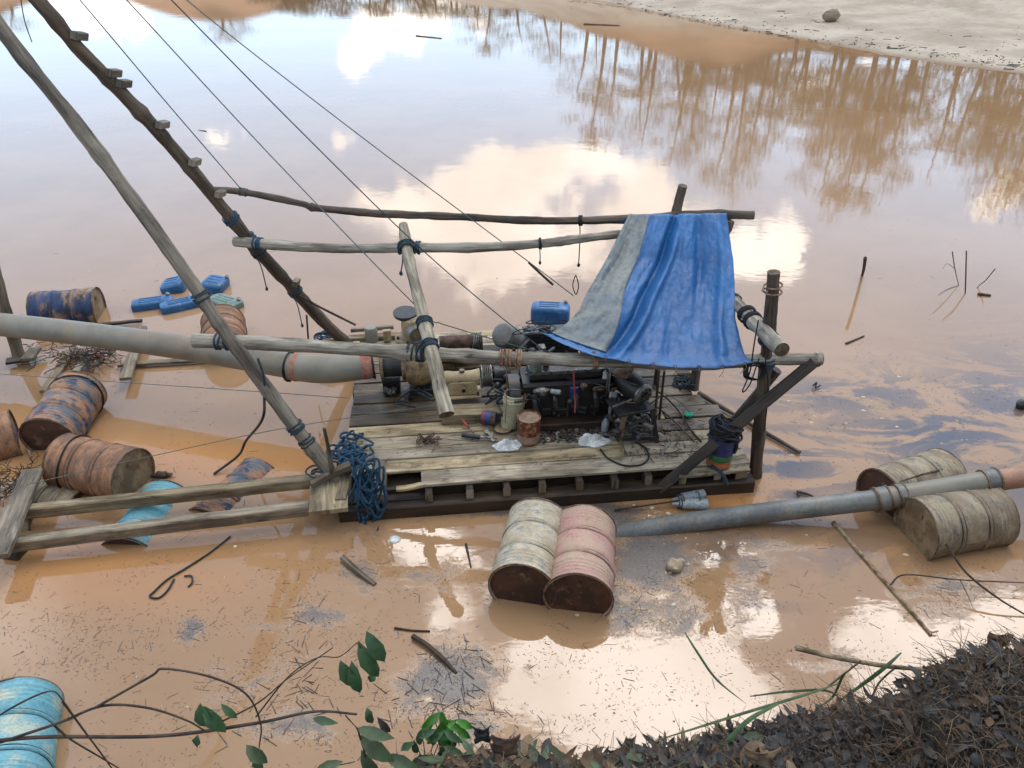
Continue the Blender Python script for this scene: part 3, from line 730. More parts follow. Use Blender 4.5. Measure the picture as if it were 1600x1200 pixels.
# foot board under the big leaning pole
tag(G().beam(P(513, 800, z=.25), P(515, 742, z=.27), .37, .05, n=4, jit=.003).build('foot_board', M['deck']), 'wide short board under the foot of the big leaning pole', 'board')

# ---------------------------------------------------------------- poles
def pole(name, pix, r0, r1, label, mat='pole', cat='pole', sides=14, wob=.10, n=12, group=None):
    """pix: (px, py, ground distance)"""
    e = thing(name, label, cat, P(pix[-1][0], pix[-1][1], y=pix[-1][2]), group)
    w_ = [P(a, b, y=c) for a, b, c in pix]
    sp = spline(w_, n)
    rads = lerpl(r0, r1, len(sp)); rk = random.Random(len(label))
    for _ in range(max(2, len(sp) // 14)):
        c_ = rk.uniform(0, len(sp)); k_ = rk.uniform(.08, .2); rads = [r_ * (1 + k_ * math.exp(-((i - c_) / 1.3) ** 2)) for i, r_ in enumerate(rads)]
    G().tube(sp, rads, sides, wob=wob * 1.35, seed=rnd.random() * 20, capmi=1).build('shaft', [M[mat], M['cut']], e, angle=50)
    return e, sp
def lashing(parent, c, ax, r, mat='rope_dark', turns=5, wd=.10, rr=.008, tail=None, seed=0, name='rope_lashing'):
    """rope wound round an axis, slightly crossed"""
    c, ax = V(c), V(ax).normalized()
    sd = ax.orthogonal().normalized(); up = ax.cross(sd)
    rg_ = random.Random(seed); g = G(); pts = []
    n = turns * 14
    for i in range(n + 1):
        t_ = i / n; a = t_ * turns * 2 * math.pi
        off = (math.sin(t_ * math.pi * 1.7) * .5) * wd + rg_.uniform(-.004, .004)
        rad = r * (1 + .05 * math.sin(a * 2.3)) + rr * .8
        pts.append(c + sd * math.cos(a) * rad + up * math.sin(a) * rad + ax * off)
    g.tube(pts, rr, 5)
    if tail:
        e = [V(q) for q in tail]; g.tube(spline([pts[-1]] + e, 5), rr * .8, 5)
        lump(g, e[-1], (rr * 2.2, rr * 2.2, rr * 3), seed, 5)
    return g.build(name, M[mat], parent)
def along(sp, py):   # point of a world path closest to image row py
    def prow(p):
        z_ = p.y * CT + (H - p.z) * ST
        return 600 + F * ((H - p.z) * CT - p.y * ST) / z_
    i = min(range(len(sp)), key=lambda k_: abs(prow(sp[k_]) - py))
    j = min(i + 1, len(sp) - 1); h = max(0, j - 2)
    return sp[i], (sp[j] - sp[h]).normalized()
def pcol(p):
    z_ = p.y * CT + (H - p.z) * ST
    return 800 + F * p.x / z_
def alongx(sp, px):
    i = min(range(len(sp)), key=lambda k_: abs(pcol(sp[k_]) - px))
    j = min(i + 1, len(sp) - 1); h = max(0, j - 2)
    return sp[i], (sp[j] - sp[h]).normalized()

# big leaning pole
A_, spA = pole('leaning_pole', [(-220, -280, 6.7), (-100, -115, 6.6), (2, 45, 6.5), (115, 188, 6.45), (205, 308, 6.4), (300, 442, 6.35), (345, 510, 6.3), (400, 585, 6.25), (462, 668, 6.17), (528, 752, 6.08)], .050, .072,
               'thick grey pole leaning from the top left corner down to the raft front corner', 'pole_mid')
for py, t_ in ((463, 4), (668, 5), (690, 3)):
    c, ax = along(spA, py); lashing(A_, c, ax, .072, 'rope_dark', t_, .07, .008, seed=py)
# ladder pole
B_, spB = pole('ladder_pole', [(-160, -225, 7.1), (-50, -115, 7.05), (58, 0, 7.0), (125, 78, 7.2), (190, 145, 7.4), (250, 208, 7.6), (300, 266, 7.75), (348, 325, 7.95), (400, 388, 8.15), (440, 432, 8.35), (468, 462, 8.5), (500, 497, 8.65), (545, 540, 8.85)], .056, .074,
               'thinner dark pole with small wooden step blocks leaning behind the thick one', 'pole_dark')
for (cx, cy) in [(128, 66), (188, 137), (250, 202), (303, 261), (346, 312), (469, 448), (178, 122)]:
    p, ax = along(spB, cy)
    sd = V((.8, 0, .6)); q = p + sd * .085
    G().beam(q - V((0, .09, -.015)), q + V((0, .09, -.015)), .065, .065, n=2, up=V((.3, 0, 1))).build('step_block', M['pole_mid'], B_)
for py, tl in ((341, None), (372, None), (392, [(.0, 0, 0)]), (455, 1)):
    c, ax = along(spB, py)
    tail = [c + V((.02, -.08, -.12)), c + V((.05, -.1, -.42))] if tl else None
    lashing(B_, c, ax, .078, 'rope_blue' if py < 380 else 'rope_dark', 4, .06, .008, tail, py)
# upper back rail
C_, spC = pole('back_rail', [(333, 296, 8.9), (380, 300, 8.8), (470, 318, 8.65), (495, 325, 8.6), (600, 334, 8.5), (720, 339, 8.35), (850, 345, 8.2), (985, 342, 8.05), (1090, 336, 7.95), (1178, 336, 7.9)], .036, .05,
               'long thin dark crooked pole running along the back at the top of the frame', 'pole_dark', sides=10, wob=.16)
c, ax = alongx(spC, 380); lashing(C_, c, ax, .04, 'wire', 4, .08, .006, seed=4)
c, ax = alongx(spC, 907); lashing(C_, c, ax, .046, 'rope_black', 4, .03, .008, [c + V((0, -.02, -.2)), c + V((.0, -.02, -.52))], 5, 'hanging_cord')
# second rail
E_, spE = pole('middle_rail', [(367, 377, 8.05), (420, 382, 7.95), (520, 388, 7.85), (640, 387, 7.7), (760, 386, 7.65), (850, 380, 7.6), (900, 374, 7.75), (960, 367, 8.0), (1050, 362, 8.15)], .055, .045,
               'grey horizontal pole below the thin back pole, tied to the ladder pole', 'pole', sides=12)
for px in (405, 627, 648):
    c, ax = alongx(spE, px); lashing(E_, c, ax, .058, 'rope_blue', 4, .08, .009, [c + V((0, -.08, -.08)), c + V((-.03, -.1, -.25))] if px == 627 else None, px)
c, ax = alongx(spE, 846); lashing(E_, c, ax, .05, 'rope_black', 3, .02, .007, [c + V((0, -.06, -.1)), c + V((0, -.06, -.19))], 9)
# rafter resting on both rails
Rf, spR = pole('rafter_pole', [(630, 352, 7.85), (640, 410, 7.35), (655, 470, 6.9), (672, 540, 6.36), (684, 590, 6.05), (698, 648, 5.75)], .052, .072,
               'short cracked pale pole slanting towards the viewer with its cut end above the deck', 'pole')
for py in (385, 508, 540):
    c, ax = along(spR, py); lashing(Rf, c, ax, .066, 'rope_dark', 6, .07, .010, seed=py)
# front rail
Fr, spF = pole('front_rail', [(303, 532, 6.72), (400, 536, 6.66), (520, 543, 6.58), (640, 551, 6.5), (760, 558, 6.44), (880, 562, 6.4), (1000, 566, 6.36), (1100, 568, 6.36), (1200, 562, 6.42), (1284, 561, 6.42)], .072, .058,
               'long pale horizontal pole along the front of the raft at waist height', 'pole')
for px, mt, tn, wd_ in ((350, 'rope_blue', 5, .14), (654, 'rope_dark', 8, .16), (795, 'rope_tan', 6, .10), (810, 'rope_tan', 4, .05), (930, 'rope_tan', 4, .03)):
    c, ax = alongx(spF, px); lashing(Fr, c, ax, .07, mt, tn, wd_, .010, seed=px)
g = G(); lump(g, alongx(spF, 1278)[0], (.06, .07, .075), 2, 7); g.build('knot', M['pole'], Fr)
# right front post
Po, spP = pole('corner_post', [(1209, 425, 6.38), (1203, 500, 6.40), (1196, 570, 6.43), (1188, 650, 6.45), (1180, 745, 6.47)], .056, .066,
               'stout dark upright post at the right front corner of the raft', 'pole_dark')
for py, mt, tn in ((450, 'rope_tan', 2), (530, 'rope_dark', 6), (566, 'rope_blue', 5)):
    c, ax = along(spP, py); lashing(Po, c, ax, .078, mt, tn, .08, .009, seed=py)
# side rail on the right
Sr, spS = pole('side_rail', [(1090, 418, 8.0), (1118, 440, 7.6), (1150, 473, 7.0), (1185, 510, 6.45), (1222, 547, 5.95)], .058, .072,
               'pale pole with a round cut end pointing at the viewer from beside the blue sheet', 'pole')
for py in (492, 500):
    c, ax = along(spS, py); lashing(Sr, c, ax, .074, 'rope_black', 5, .05, .010, seed=py)
c, ax = along(spS, 470); lashing(Sr, c, ax, .066, 'rope_dark', 2, .06, .006, seed=3)
# back post rising above the sheet
Bp, _ = pole('back_post', [(1067, 290, 8.1), (1056, 335, 8.14), (1040, 430, 8.2)], .05, .055, 'short dark post top sticking up behind the blue sheet', 'pole_dark')
Bq, _ = pole('back_corner_post', [(1140, 345, 7.85), (1120, 400, 7.85), (1096, 520, 7.85), (1084, 608, 7.8)], .05, .055, 'dark post carrying the back rail behind the right side of the blue sheet', 'pole_dark')
# diagonal braces
g = G().beam(P(1028, 766, y=6.12), P(1272, 566, y=6.36), .115, .055, n=8, jit=.006, up=V((-.35, -.8, .5)), ch=.01)
tag(g.build('brace', M['beam_dark']), 'long dark flat brace crossing in front of the painted bucket and corner post', 'brace')
g = G().tube(spline([P(1098, 705, y=6.72), P(1150, 655, y=6.6), P(1214, 578, y=6.5)], 6), .05, 10, wob=.1)
tag(g.build('brace', M['pole_dark']), 'shorter round dark brace ending against the corner post below the long pole', 'brace')
# left standing post with the planks round its foot
Lp, _ = pole('standing_post', [(-22, 380, 9.2), (-4, 440, 9.15), (14, 505, 9.1), (32, 562, 9.05)], .07, .08, 'thick brown post standing in the water at the left edge', 'pole_mid')
# slim pole floating off the right side of the raft
g = G().tube(spline([P(1092, 614, z=.05), P(1160, 655, z=.04), P(1250, 707, z=.03)], 6), lerpl(.03, .022, 13), 7, wob=.12)
tag(g.build('floating_pole', M['pole_dark']), 'slim dark pole floating off the right side of the raft', 'pole')

# ---------------------------------------------------------------- left walkway beams
for (a, b, lab) in (((28, 801, 5.0), (487, 752, 5.0), 'upper of the two long squared beams reaching the raft from the left'), ((8, 852, 5.0), (484, 794, 5.0), 'lower of the two long squared beams reaching the raft from the left')):
    g = G().beam(P(a[0], a[1], z=.17), P(b[0], b[1], z=.22), .105, .125, n=12, jit=.004, ch=.010, capmi=1)
    tag(g.build('walkway_beam', [M['beam'], M['beam_dark']]), lab, 'beam')
for (a, b, w_, z_, lab) in (((-6, 872), (52, 735), .20, .27, 'short wide board laid across the left ends of the two beams'),):
    tag(G().beam(P(*a, z=z_), P(*b, z=z_), w_, .05, n=5, jit=.006).build('cross_board', M['beam']), lab, 'board')
tag(G().beam(P(14, 872, z=.03), P(40, 846, z=.03), .16, .08, n=4, jit=.01).build('float_block', M['beam_dark']), 'dark wet block under the left end of the lower beam', 'block')
# lighter boards left of the raft in the water
BO = [((222, 512), (196, 592), .14, .14, 'narrow grey board lying crosswise under the big pipe, right of the root tangle'),
      ((150, 508), (222, 501), .06, .05, 'dark thin board floating beside the blue drum'),
      ((185, 570), (400, 556), .10, .05, 'long thin board floating just below the big pipe'),
      ((110, 548), (70, 612), .12, .06, 'grey board sloping down-left below the root tangle'),
      ((135, 560), (118, 582), .10, .10, 'short board stub sticking out below the root tangle'),
      ((55, 545), (42, 562), .16, .12, 'pale short board at the foot of the left post'),
      ((10, 565), (55, 558), .14, .08, 'dark board end at the left edge beside the post foot')]
for (a, b, w_, z_, lab) in BO:
    tag(G().beam(P(*a, z=z_), P(*b, z=z_), w_, .04, n=5, jit=.006, seed=a[0]).build('board', M['beam'] if 'dark' not in lab else M['beam_dark']), lab, 'board')

# ---------------------------------------------------------------- drums
def drum(a, b, ztop, mat, label, r=.29, L=.88, end='b_end', end2=None, name='oil_drum', tilt=0.0, straps=()):
    """a: pixel of the near end's highest point, b: pixel of a point on the top line towards the other end"""
    pa, pb = P(a[0], a[1], z=ztop), P(b[0], b[1], z=ztop + tilt)
    ax = (pb - pa).normalized()
    up = V((0, 0, 1)); up = (up - ax * ax.z).normalized()
    c0 = pa - up * r
    e = thing(name, label, 'drum', c0 + ax * L / 2 + V((0, 0, -r)))
    prof = [(.0, r * .99), (.0, r * 1.025), (.012, r * 1.03), (.022, r * 1.0)]
    def rib(x): return [(x - .024, r), (x - .020, r * .985), (x - .010, r * 1.03), (x, r * 1.05), (x + .010, r * 1.03), (x + .020, r * .985), (x + .024, r)]
    small = lambda x: [(x - .012, r * .997), (x, r * 1.022), (x + .012, r * .997)]
    for x in (.07, .11, .15, .19): prof += small(x * L / .88)
    prof += rib(L * .335)
    for x in (.42, .58): prof += [(x * L, r * .998)]
    prof += rib(L * .665)
    for x in (.69, .73, .77, .81): prof += small(x * L / .88)
    prof += [(L - .022, r), (L - .012, r * 1.03), (L, r * 1.025), (L, r * .99)]
    prof.sort(key=lambda q: q[0])
    prof = [(0.018, r * .985)] + prof + [(L - .018, r * .985)]
    G().lathe(prof, c0, ax, 48, dent=.035).build('body', M[mat], e, angle=60)
    for x, em, sg in ((.018, end, 1), (L - .018, end2 or end, -1)):
        epl = G().lathe([(x, r * .985), (x + sg * .003, r * .9), (x, r * .86), (x, r * .5), (x, .001)] , c0, ax, 36).build('end_plate', M[em], e, angle=60)
        if sg > 0: ep0 = epl
    for x in (.006, L - .006):
        G().tube([c0 + ax * x + (Matrix.Rotation(2 * math.pi * i / 36, 3, ax) @ up) * r * 1.022 for i in range(36)], .009, 6, closed=True, caps=False).build('rim', M['b_rim'], e)
    for x in (L * .335 - .021, L * .335 + .021, L * .665 - .021, L * .665 + .021):
        G().tube([c0 + ax * x + (Matrix.Rotation(2 * math.pi * i / 40, 3, ax) @ up) * r * .992 for i in range(40)], .0042, 5, closed=True, caps=False).build('rib_line', M['dark_metal'], e)  # added thin dark rings in the rib grooves, to bring out the ribs
    # bung on the far end plate
    q = c0 + ax * (L - .02) + up * r * .55
    G().cyl(q, q + ax * .015, .03, 12).build('bung', M['b_rim'], epl)
    q = c0 + ax * .02 + up * r * .55
    G().cyl(q, q - ax * .012, .028, 12).build('bung', M['b_rim'], ep0)
    for sx_ in straps:
        G().tube([c0 + ax * (L * sx_ + .03 * math.sin(i * .35)) + (Matrix.Rotation(2 * math.pi * i / 36, 3, ax) @ up) * (r * 1.04) for i in range(36)], .010, 6, closed=True, caps=False).build('strap', M['rubber'], e)
    return e
drum((816, 884), (838, 798), .46, 'b_cream', 'cream drum with blue paint traces floating beside the pink drum')
drum((906, 898), (914, 808), .46, 'b_pink', 'faded pink drum floating beside the cream one')
drum((1443, 790), (1555, 771), .46, 'b_grey', 'muddy drum floating in front of the right pipe', end='b_end_tan')
drum((1385, 742), (1478, 712), .40, 'b_grey', 'muddy ribbed drum behind the right pipe')
drum((45, 460), (135, 453), .42, 'b_blue', 'blue rust-edged drum above the big pipe at the far left', end='b_end_tan')
drum((60, 655), (101, 597), .46, 'b_bluerust', 'blue and rust drum with a rubber strap, standing highest below the left post', tilt=.06, straps=(.88,))
drum((198, 710), (108, 690), .47, 'b_rust', 'rusty brown drum just above the long beams at the left', end='b_end_tan', straps=(.8,))
drum((14, 646), (-70, 668), .40, 'b_rust', 'drum with a blue end plate cut by the left picture edge', end='b_blue')
drum((346, 520), (343, 484), .42, 'b_rust', 'pale rusty drum half hidden behind the leaning pole and under the big pipe', end='b_end_tan')
drum((190, 842), (248, 756), .09, 'b_cyan', 'light blue drum floating under the middle of the two beams')
drum((318, 796), (376, 742), .07, 'b_bluerust', 'blue drum floating under the beams near the raft')
drum((48, 792), (-40, 806), .14, 'b_grey', 'small grey drum showing between the left ends of the beams', r=.2, L=.6)
drum((-30, 1235), (8, 1058), .40, 'b_cyan', 'bright cyan drum in the bottom left corner', end='b_cyan')
drum((120, 772), (60, 760), .08, 'b_grey', 'sunken grey-blue drum just above the upper beam by the rusty drum', r=.24, L=.6)

# ---------------------------------------------------------------- jerrycans
def can(c, yaw, sz, mat, label, pitch=0.0, roll=0.0, name='jerrycan', handle=True, cat='jerrycan'):
    e = thing(name, label, cat, V(c) - V((0, 0, sz[2] / 2)))
    rot = Matrix.Rotation(yaw, 3, 'Z') @ Matrix.Rotation(pitch, 3, 'Y') @ Matrix.Rotation(roll, 3, 'X')
    g = G(); c = V(c)
    def fn(u, v):
        a, b = u * 2 * math.pi, (v - .5) * math.pi
        def se(t_, p_): return math.copysign(abs(t_) ** p_, t_)
        d = V((se(math.sin(b), .35), se(math.cos(b), .35) * se(math.cos(a), .45), se(math.cos(b), .35) * se(math.sin(a), .45)))
        return c + rot @ V((d.x * sz[0] / 2, d.y * sz[1] / 2, d.z * sz[2] / 2))
    g.grid(fn, 32, 20); g.build('body', M[mat], e, angle=180)
    q = c + rot @ V((sz[0] * .36, sz[1] * .30, sz[2] * .47))
    G().cyl(q, q + rot @ V((.02, 0, .03)), .03, 12).build('cap', M['pvc_blue'], e)
    for s_ in (-.22, .0, .22):
        G().beam(c + rot @ V((-sz[0] * .3, sz[1] * s_, sz[2] * .495)), c + rot @ V((sz[0] * .22, sz[1] * s_, sz[2] * .495)), .03, .014, n=3, ch=.006).build('ridge', M[mat], e)
    if False:
        q = [c + rot @ V((sz[0] * a, 0, sz[2] * b)) for a, b in ((-.32, .48), (-.2, .60), (.0, .62), (.15, .48))]
        G().tube(spline(q, 4), .016, 6).build('handle', M[mat], e)
        q = c + rot @ V((sz[0] * .48, sz[1] * .28, 0))
        G().cyl(q, q + rot @ V((.045, 0, 0)), .028, 12).build('cap', M[mat], e)
    return e
can(P(273, 447, z=.04), 0.1, (.36, .42, .22), 'blue_plastic', 'blue jerrycan floating flat, left one of the upper pair', pitch=-.2)
can(P(337, 446, z=.05), -.1, (.34, .42, .22), 'blue_plastic', 'blue jerrycan floating just behind the leaning pole, right one of the upper pair', pitch=.15)
can(P(239, 475, z=.04), .35, (.60, .26, .17), 'blue_plastic', 'leftmost blue jerrycan of the floating cluster, lying on its long side')
can(P(283, 477, z=.04), .55, (.60, .26, .17), 'blue_plastic', 'blue jerrycan floating left of the pole, second in the lower row')
can(P(352, 474, z=.03), -.55, (.58, .30, .16), 'green_plastic', 'grey-green jerrycan floating right of the leaning pole')
can(P(860, 490, z=.20), -.12, (.56, .30, .30), 'blue_plastic', 'bright blue can floating behind the raft beside the sheet', name='blue_can')

# ---------------------------------------------------------------- big discharge pipe on the left
def pipe(name, pts, r, mat, label, parts, sides=28, cat='pipe'):
    e = thing(name, label, cat, pts[0])
    sp = spline(pts, 8); G().tube(sp, r, sides, wob=.006, seed=2).build('barrel', M[mat], e)
    return e, sp
Dp, spD = pipe('discharge_pipe', [P(-500, 470, y=8.95), P(-120, 497, y=8.75), P(0, 507, y=8.6), P(150, 524, y=8.3), P(300, 545, y=7.95), P(455, 572, y=7.6)], .148, 'pvc', 'thick grey plastic pipe entering from the left edge to the pump', None)
hs = [P(452, 573, y=7.6), P(500, 577, y=7.54), P(545, 574, y=7.56), P(582, 569, y=7.62)]
sp = spline(hs, 6); G().tube(sp, [.150 + .014 * math.sin(math.pi * min(1, (i + 1) / len(sp))) for i in range(len(sp))], 28, wob=.02, seed=4).build('flexible_sleeve', M['pvc'], Dp)
for px0, px1 in ((456, 470), (566, 580)):
    a, ax = alongx(sp, px0); b, _ = alongx(sp, px1)
    G().tube([a, a.lerp(b, .5), b], [.158, .163, .158], 28).build('red_band', M['red_cloth'], Dp)
for px in (452, 583):
    a, ax = alongx(sp, px); lashing(Dp, a, ax, .158, 'rubber', 2, .015, .009, seed=px, name='clamp')
# right pipe
Rp, spG = pipe('suction_pipe', [P(955, 838, z=-.06), P(1040, 822, z=.02), P(1180, 803, z=.12), P(1370, 781, z=.26)], .1, 'pvc_blue', 'long grey pipe rising out of the water to the right edge between the drums', None)
n_ = len(spG)
q = spline([P(1365, 781, z=.26), P(1450, 768, z=.34), P(1545, 752, z=.44)], 5); G().tube(q, .108, 28).build('middle_length', M['pvc'], Rp)
q = spline([P(1540, 753, z=.44), P(1620, 742, z=.50), P(1900, 700, z=.66)], 5); G().tube(q, .102, 28).build('red_length', M['pvc_red'], Rp)
for px0, px1 in ((1368, 1386), (1400, 1412), (1536, 1556)):
    a = P(px0, 781 - (px0 - 1368) * .165, z=.26 + (px0 - 1368) * .001); b = P(px1, 781 - (px1 - 1368) * .165, z=.26 + (px1 - 1368) * .001)
    G().tube([a, b], [.119, .119], 28).build('collar', M['pvc_blue'], Rp)
    for q in (a, b): G().tube([q - (b - a) * .08, q + (b - a) * .08], [.126, .126], 28).build('clamp', M['b_rim'], Rp)

# ---------------------------------------------------------------- blue sheet
def tarp_pt(s, t):
    # rows of control points (px, py, y) from the rail down to the front rail
    rowsL = [(968, 350, 8.0, 0), (985, 334, 7.88, .06), (950, 405, 7.42, .3), (908, 478, 6.85, .65), (862, 513, 6.6, .88), (843, 519, 6.5, 1.0)]
    rowsR = [(1140, 348, 7.98, 0), (1136, 332, 7.80, .06), (1146, 405, 7.4, .3), (1148, 490, 6.85, .65), (1164, 535, 6.55, .88), (1180, 562, 6.2, 1.0)]
    bott = [(843, 519), (880, 538), (925, 555), (990, 568), (1060, 575), (1120, 576), (1180, 566)]
    def ip(rs, t_):
        ks = [r_[3] for r_ in rs]
        return [float(np.interp(t_, ks, [r_[k_] for r_ in rs])) for k_ in range(3)]
    a, b = ip(rowsL, t), ip(rowsR, t)
    px = a[0] + (b[0] - a[0]) * s
    py = a[1] + (b[1] - a[1]) * s
    yy = a[2] + (b[2] - a[2]) * s
    by_ = float(np.interp(px, [q[0] for q in bott], [q[1] for q in bott]))
    k_ = max(0, (t - .55) / .45) ** 1.6
    py = py * (1 - k_) + by_ * k_
    target_y = float(np.interp(px, [843, 880, 925, 960, 1180], [6.5, 6.36, 6.25, 6.2, 6.2]))
    yy = yy * (1 - k_) + target_y * k_
    p = P(px, py, y=yy)
    # folds running down the sheet, fading at the ropes
    am = min(1, t / .12) * (1 - .75 * max(0, (t - .85) / .15))
    w1 = math.sin((s * 9.5 + .9 * math.sin(t * 2.2 + s * 3)) * math.pi) * .012
    w2 = -.10 * math.exp(-((s - (.48 - .18 * t)) / .035) ** 2) + .09 * math.exp(-((s - (.56 - .22 * t)) / .03) ** 2) * min(1, t * 2)
    w3 = .05 * mn.noise(V((s * 7, t * 2.6, 1))) + .022 * mn.noise(V((s * 19, t * 8, 5))) + .009 * mn.noise(V((s * 50, t * 30, 5)))
    w4 = .05 * math.exp(-((s - (.92 - .05 * t)) / .03) ** 2) - .07 * math.exp(-((s - (.72 + .02 * math.sin(t * 5))) / .05) ** 2) * max(0, 1 - abs(t - .45) * 2)
    sag = -.10 * math.sin(min(1, t) * math.pi) * math.sin(s * math.pi)
    d_ = (w1 + w2 + w3 + w4) * am
    return p + V((0, -.8, .6)) * d_ + V((0, .2, -.6)) * sag * -.2
tp = thing('tarpaulin', 'blue plastic sheet with a grey folded edge draped over the poles as a roof', 'tarpaulin', D(3.1, 1.2, 1.6))
G().grid(tarp_pt, 120, 90).build('blue_sheet', M['tarp'], tp, angle=180, solid=.003)
def flap(s, t):
    t2 = .065 + t * (.80 + .05 * s)
    s2 = .0 + s * (.21 + .09 * t)
    s2 = s2 - .012 + .012 * math.sin(t * 9) * s
    p = tarp_pt(max(-.02, s2), min(.94, t2 - .03 * s * 0))
    return p + V((0, -.8, .6)) * (.018 + .014 * mn.noise(V((s * 5, t * 12, 3))))
G().grid(flap, 30, 80).build('grey_folded_edge', M['tarp_grey'], tp, angle=180, solid=.003)
for k_ in range(7):   # eyelets with short ties along the lower hem
    q = tarp_pt(.30 + .66 * k_ / 6, .975) + V((0, -.02, .012))
    G().tube([q + V((.014 * math.cos(i / 10 * 6.283), 0, .014 * math.sin(i / 10 * 6.283))) for i in range(10)], .004, 5, closed=True, caps=False).build('eyelet', M['steel'], tp)
    G().tube(spline([q, q + V((.01, -.02, -.04)), q + V((rnd.uniform(-.03, .03), .01, -.12))], 4), .003, 5).build('tie_string', M['rope_tan'], tp)
# back drop of the sheet behind the rail
G().grid(lambda s, t: tarp_pt(s, .05) + V((0, .05 + .02 * math.sin(s * 20), -.28 * t - .02)), 40, 6).build('back_flap', M['tarp'], tp, angle=180, solid=.003)
g = G(); lump(g, P(928, 552, y=6.30), (.02, .02, .035), 1, 5); g.build('tie', M['rope_tan'], tp)

# ---------------------------------------------------------------- pump
def Px(px, py, z): return P(px, py, z=z)
pump = thing('sand_pump', 'muddy cream centrifugal pump with an upright elbow outlet beside the rafter pole', 'pump', P(650, 598, z=ZD))
c = P(655, 568, z=.66); U_ = DU; W_ = DV
G().lathe([(-.15, .02), (-.15, .2), (-.13, .235), (-.05, .26), (.05, .26), (.13, .235), (.15, .2), (.15, .08)], c, U_, 36).build('volute', M['tan_metal'], pump, angle=40)
for s_ in (-1, 1): G().lathe([(s_ * .15, .2), (s_ * .165, .2), (s_ * .165, .05)], c, U_, 36).build('side_plate', M['tan_metal'], pump, angle=30)
G().lathe([(-.45, .001), (-.45, .135), (-.15, .14)], c, U_, 28).build('inlet_neck', M['dark_metal'], pump, angle=40)
for x in (-.44, -.20): G().lathe([(x, .12), (x, .185), (x + .03, .185), (x + .03, .12)], c, U_, 28).build('flange', M['tan_metal'], pump, angle=30)
for k_ in range(8):
    a = k_ / 8 * 6.283; q = c + U_ * -.165 + (DV * math.cos(a) + V((0, 0, 1)) * math.sin(a)) * .165
    G().cyl(q, q + U_ * -.02, .014, 6).build('bolt', M['rust_iron'], pump)
# rising outlet and elbow
o_ = P(645, 530, z=.98)
G().lathe([(-.18, .1), (0, .1)], o_, V((0, 0, 1)), 24).build('riser', M['cream_metal'], pump)
G().lathe([(0, .08), (0, .2), (.028, .2), (.028, .08)], o_, V((0, 0, 1)), 28).build('flange', M['tan_metal'], pump, angle=30)
for k_ in range(6):
    a = k_ / 6 * 6.283 + .3; q = o_ + V((math.cos(a) * .165, math.sin(a) * .165, .028)); G().cyl(q, q + V((0, 0, .03)), .015, 6).build('bolt', M['rust_iron'], pump)
elb = G().lathe([(.028, .115), (.20, .12), (.27, .115), (.30, .08), (.30, .001)], o_, V((0, 0, 1)), 28).build('elbow', M['cream_metal'], pump, angle=40)
q = o_ + V((0, 0, .15)); dr = V((.35, -.75, -.05)).normalized()
G().lathe([(.0, .10), (.19, .10), (.19, .086), (.03, .084), (.03, .001)], q, dr, 28).build('open_outlet', M['pvc_blue'], elb, angle=40)
G().lathe([(.0, .135), (.02, .14), (.04, .135), (.04, .001)], o_ + V((-.06, .04, .29)), V((-.25, -.1, 1)), 24).build('cap_flange', M['dark_metal'], elb, angle=40)
G().box(P(612, 597, z=ZD + .1), (.2, .2, .2), DA, ch=.02).build('foot', M['black_metal'], pump)
G().box(P(660, 603, z=ZD + .05), (.3, .3, .08), DA, ch=.01).build('foot', M['dark_metal'], pump)
# gearbox + pulley in front, on a wooden plinth
gb = thing('bearing_housing', 'cream bearing housing with a grooved pulley on a wooden plinth', 'gearbox', P(725, 625, z=ZD))
c = P(722, 590, z=.60)
G().lathe([(-.2, .001), (-.2, .085), (-.17, .09), (-.1, .078), (.1, .078), (.16, .09), (.2, .1), (.2, .001)], c, U_, 26).build('bearing_tube', M['cream_metal'], gb, angle=40)
gcs = G().box(c + V((0, 0, -.10)), (.33, .17, .19), DA, ch=.02).build('gear_case', M['cream_metal'], gb)
G().box(c + V((0, 0, -.205)), (.42, .24, .025), DA, ch=.004).build('base_flange', M['cream_metal'], gb)
G().cyl(c + V((0, 0, .07)), c + V((0, 0, .105)), .03, 14).build('filler_cap', M['tan_metal'], gb)
q = c + V((0, -.088, -.12)) + U_ * .02; G().cyl(q, q + V((0, -.015, 0)), .022, 12).build('drain_plug', M['black_metal'], gcs)
for s_ in (-1, 1): q = c + U_ * (s_ * .18) + V((0, -.09, -.2)); G().cyl(q, q + V((0, 0, .05)), .013, 6).build('bolt', M['rust_iron'], gb)
def pulley(c, ax, r, n, parent, mat='steel'):
    prof = [(-.012 - 0, .02), (-.012, r)]
    for i in range(n): x = i * .024; prof += [(x, r), (x + .009, r * .86), (x + .015, r * .86), (x + .024, r)]
    prof += [(n * .024 + .012, r), (n * .024 + .012, r * .7), (n * .024, r * .6), (n * .024, .02)]
    G().lathe(prof, c, ax, 30).build('pulley', M[mat], parent, angle=25)
pulley(c + U_ * .23, U_, .135, 4, gb)
G().lathe([(0, .13), (.03, .12), (.14, .105), (.2, .06), (.2, .001)], c + U_ * .36, U_, 26).build('clutch', M['black_metal'], gb, angle=30)
for k_ in range(6):
    a = k_ / 6 * 6.28; q = c + U_ * .40 + (DV * math.cos(a) + V((0, 0, 1)) * math.sin(a)) * .10; G().box(q, (.13, .03, .03), DA).build('clutch_fin', M['dark_metal'], gb)
tag(G().beam(P(690, 648, z=ZD + .06), P(860, 640, z=ZD + .06), .22, .12, n=5, jit=.003).build('engine_plinth', M['beam']), 'thick timber plinth under the cream bearing housing', 'timber')
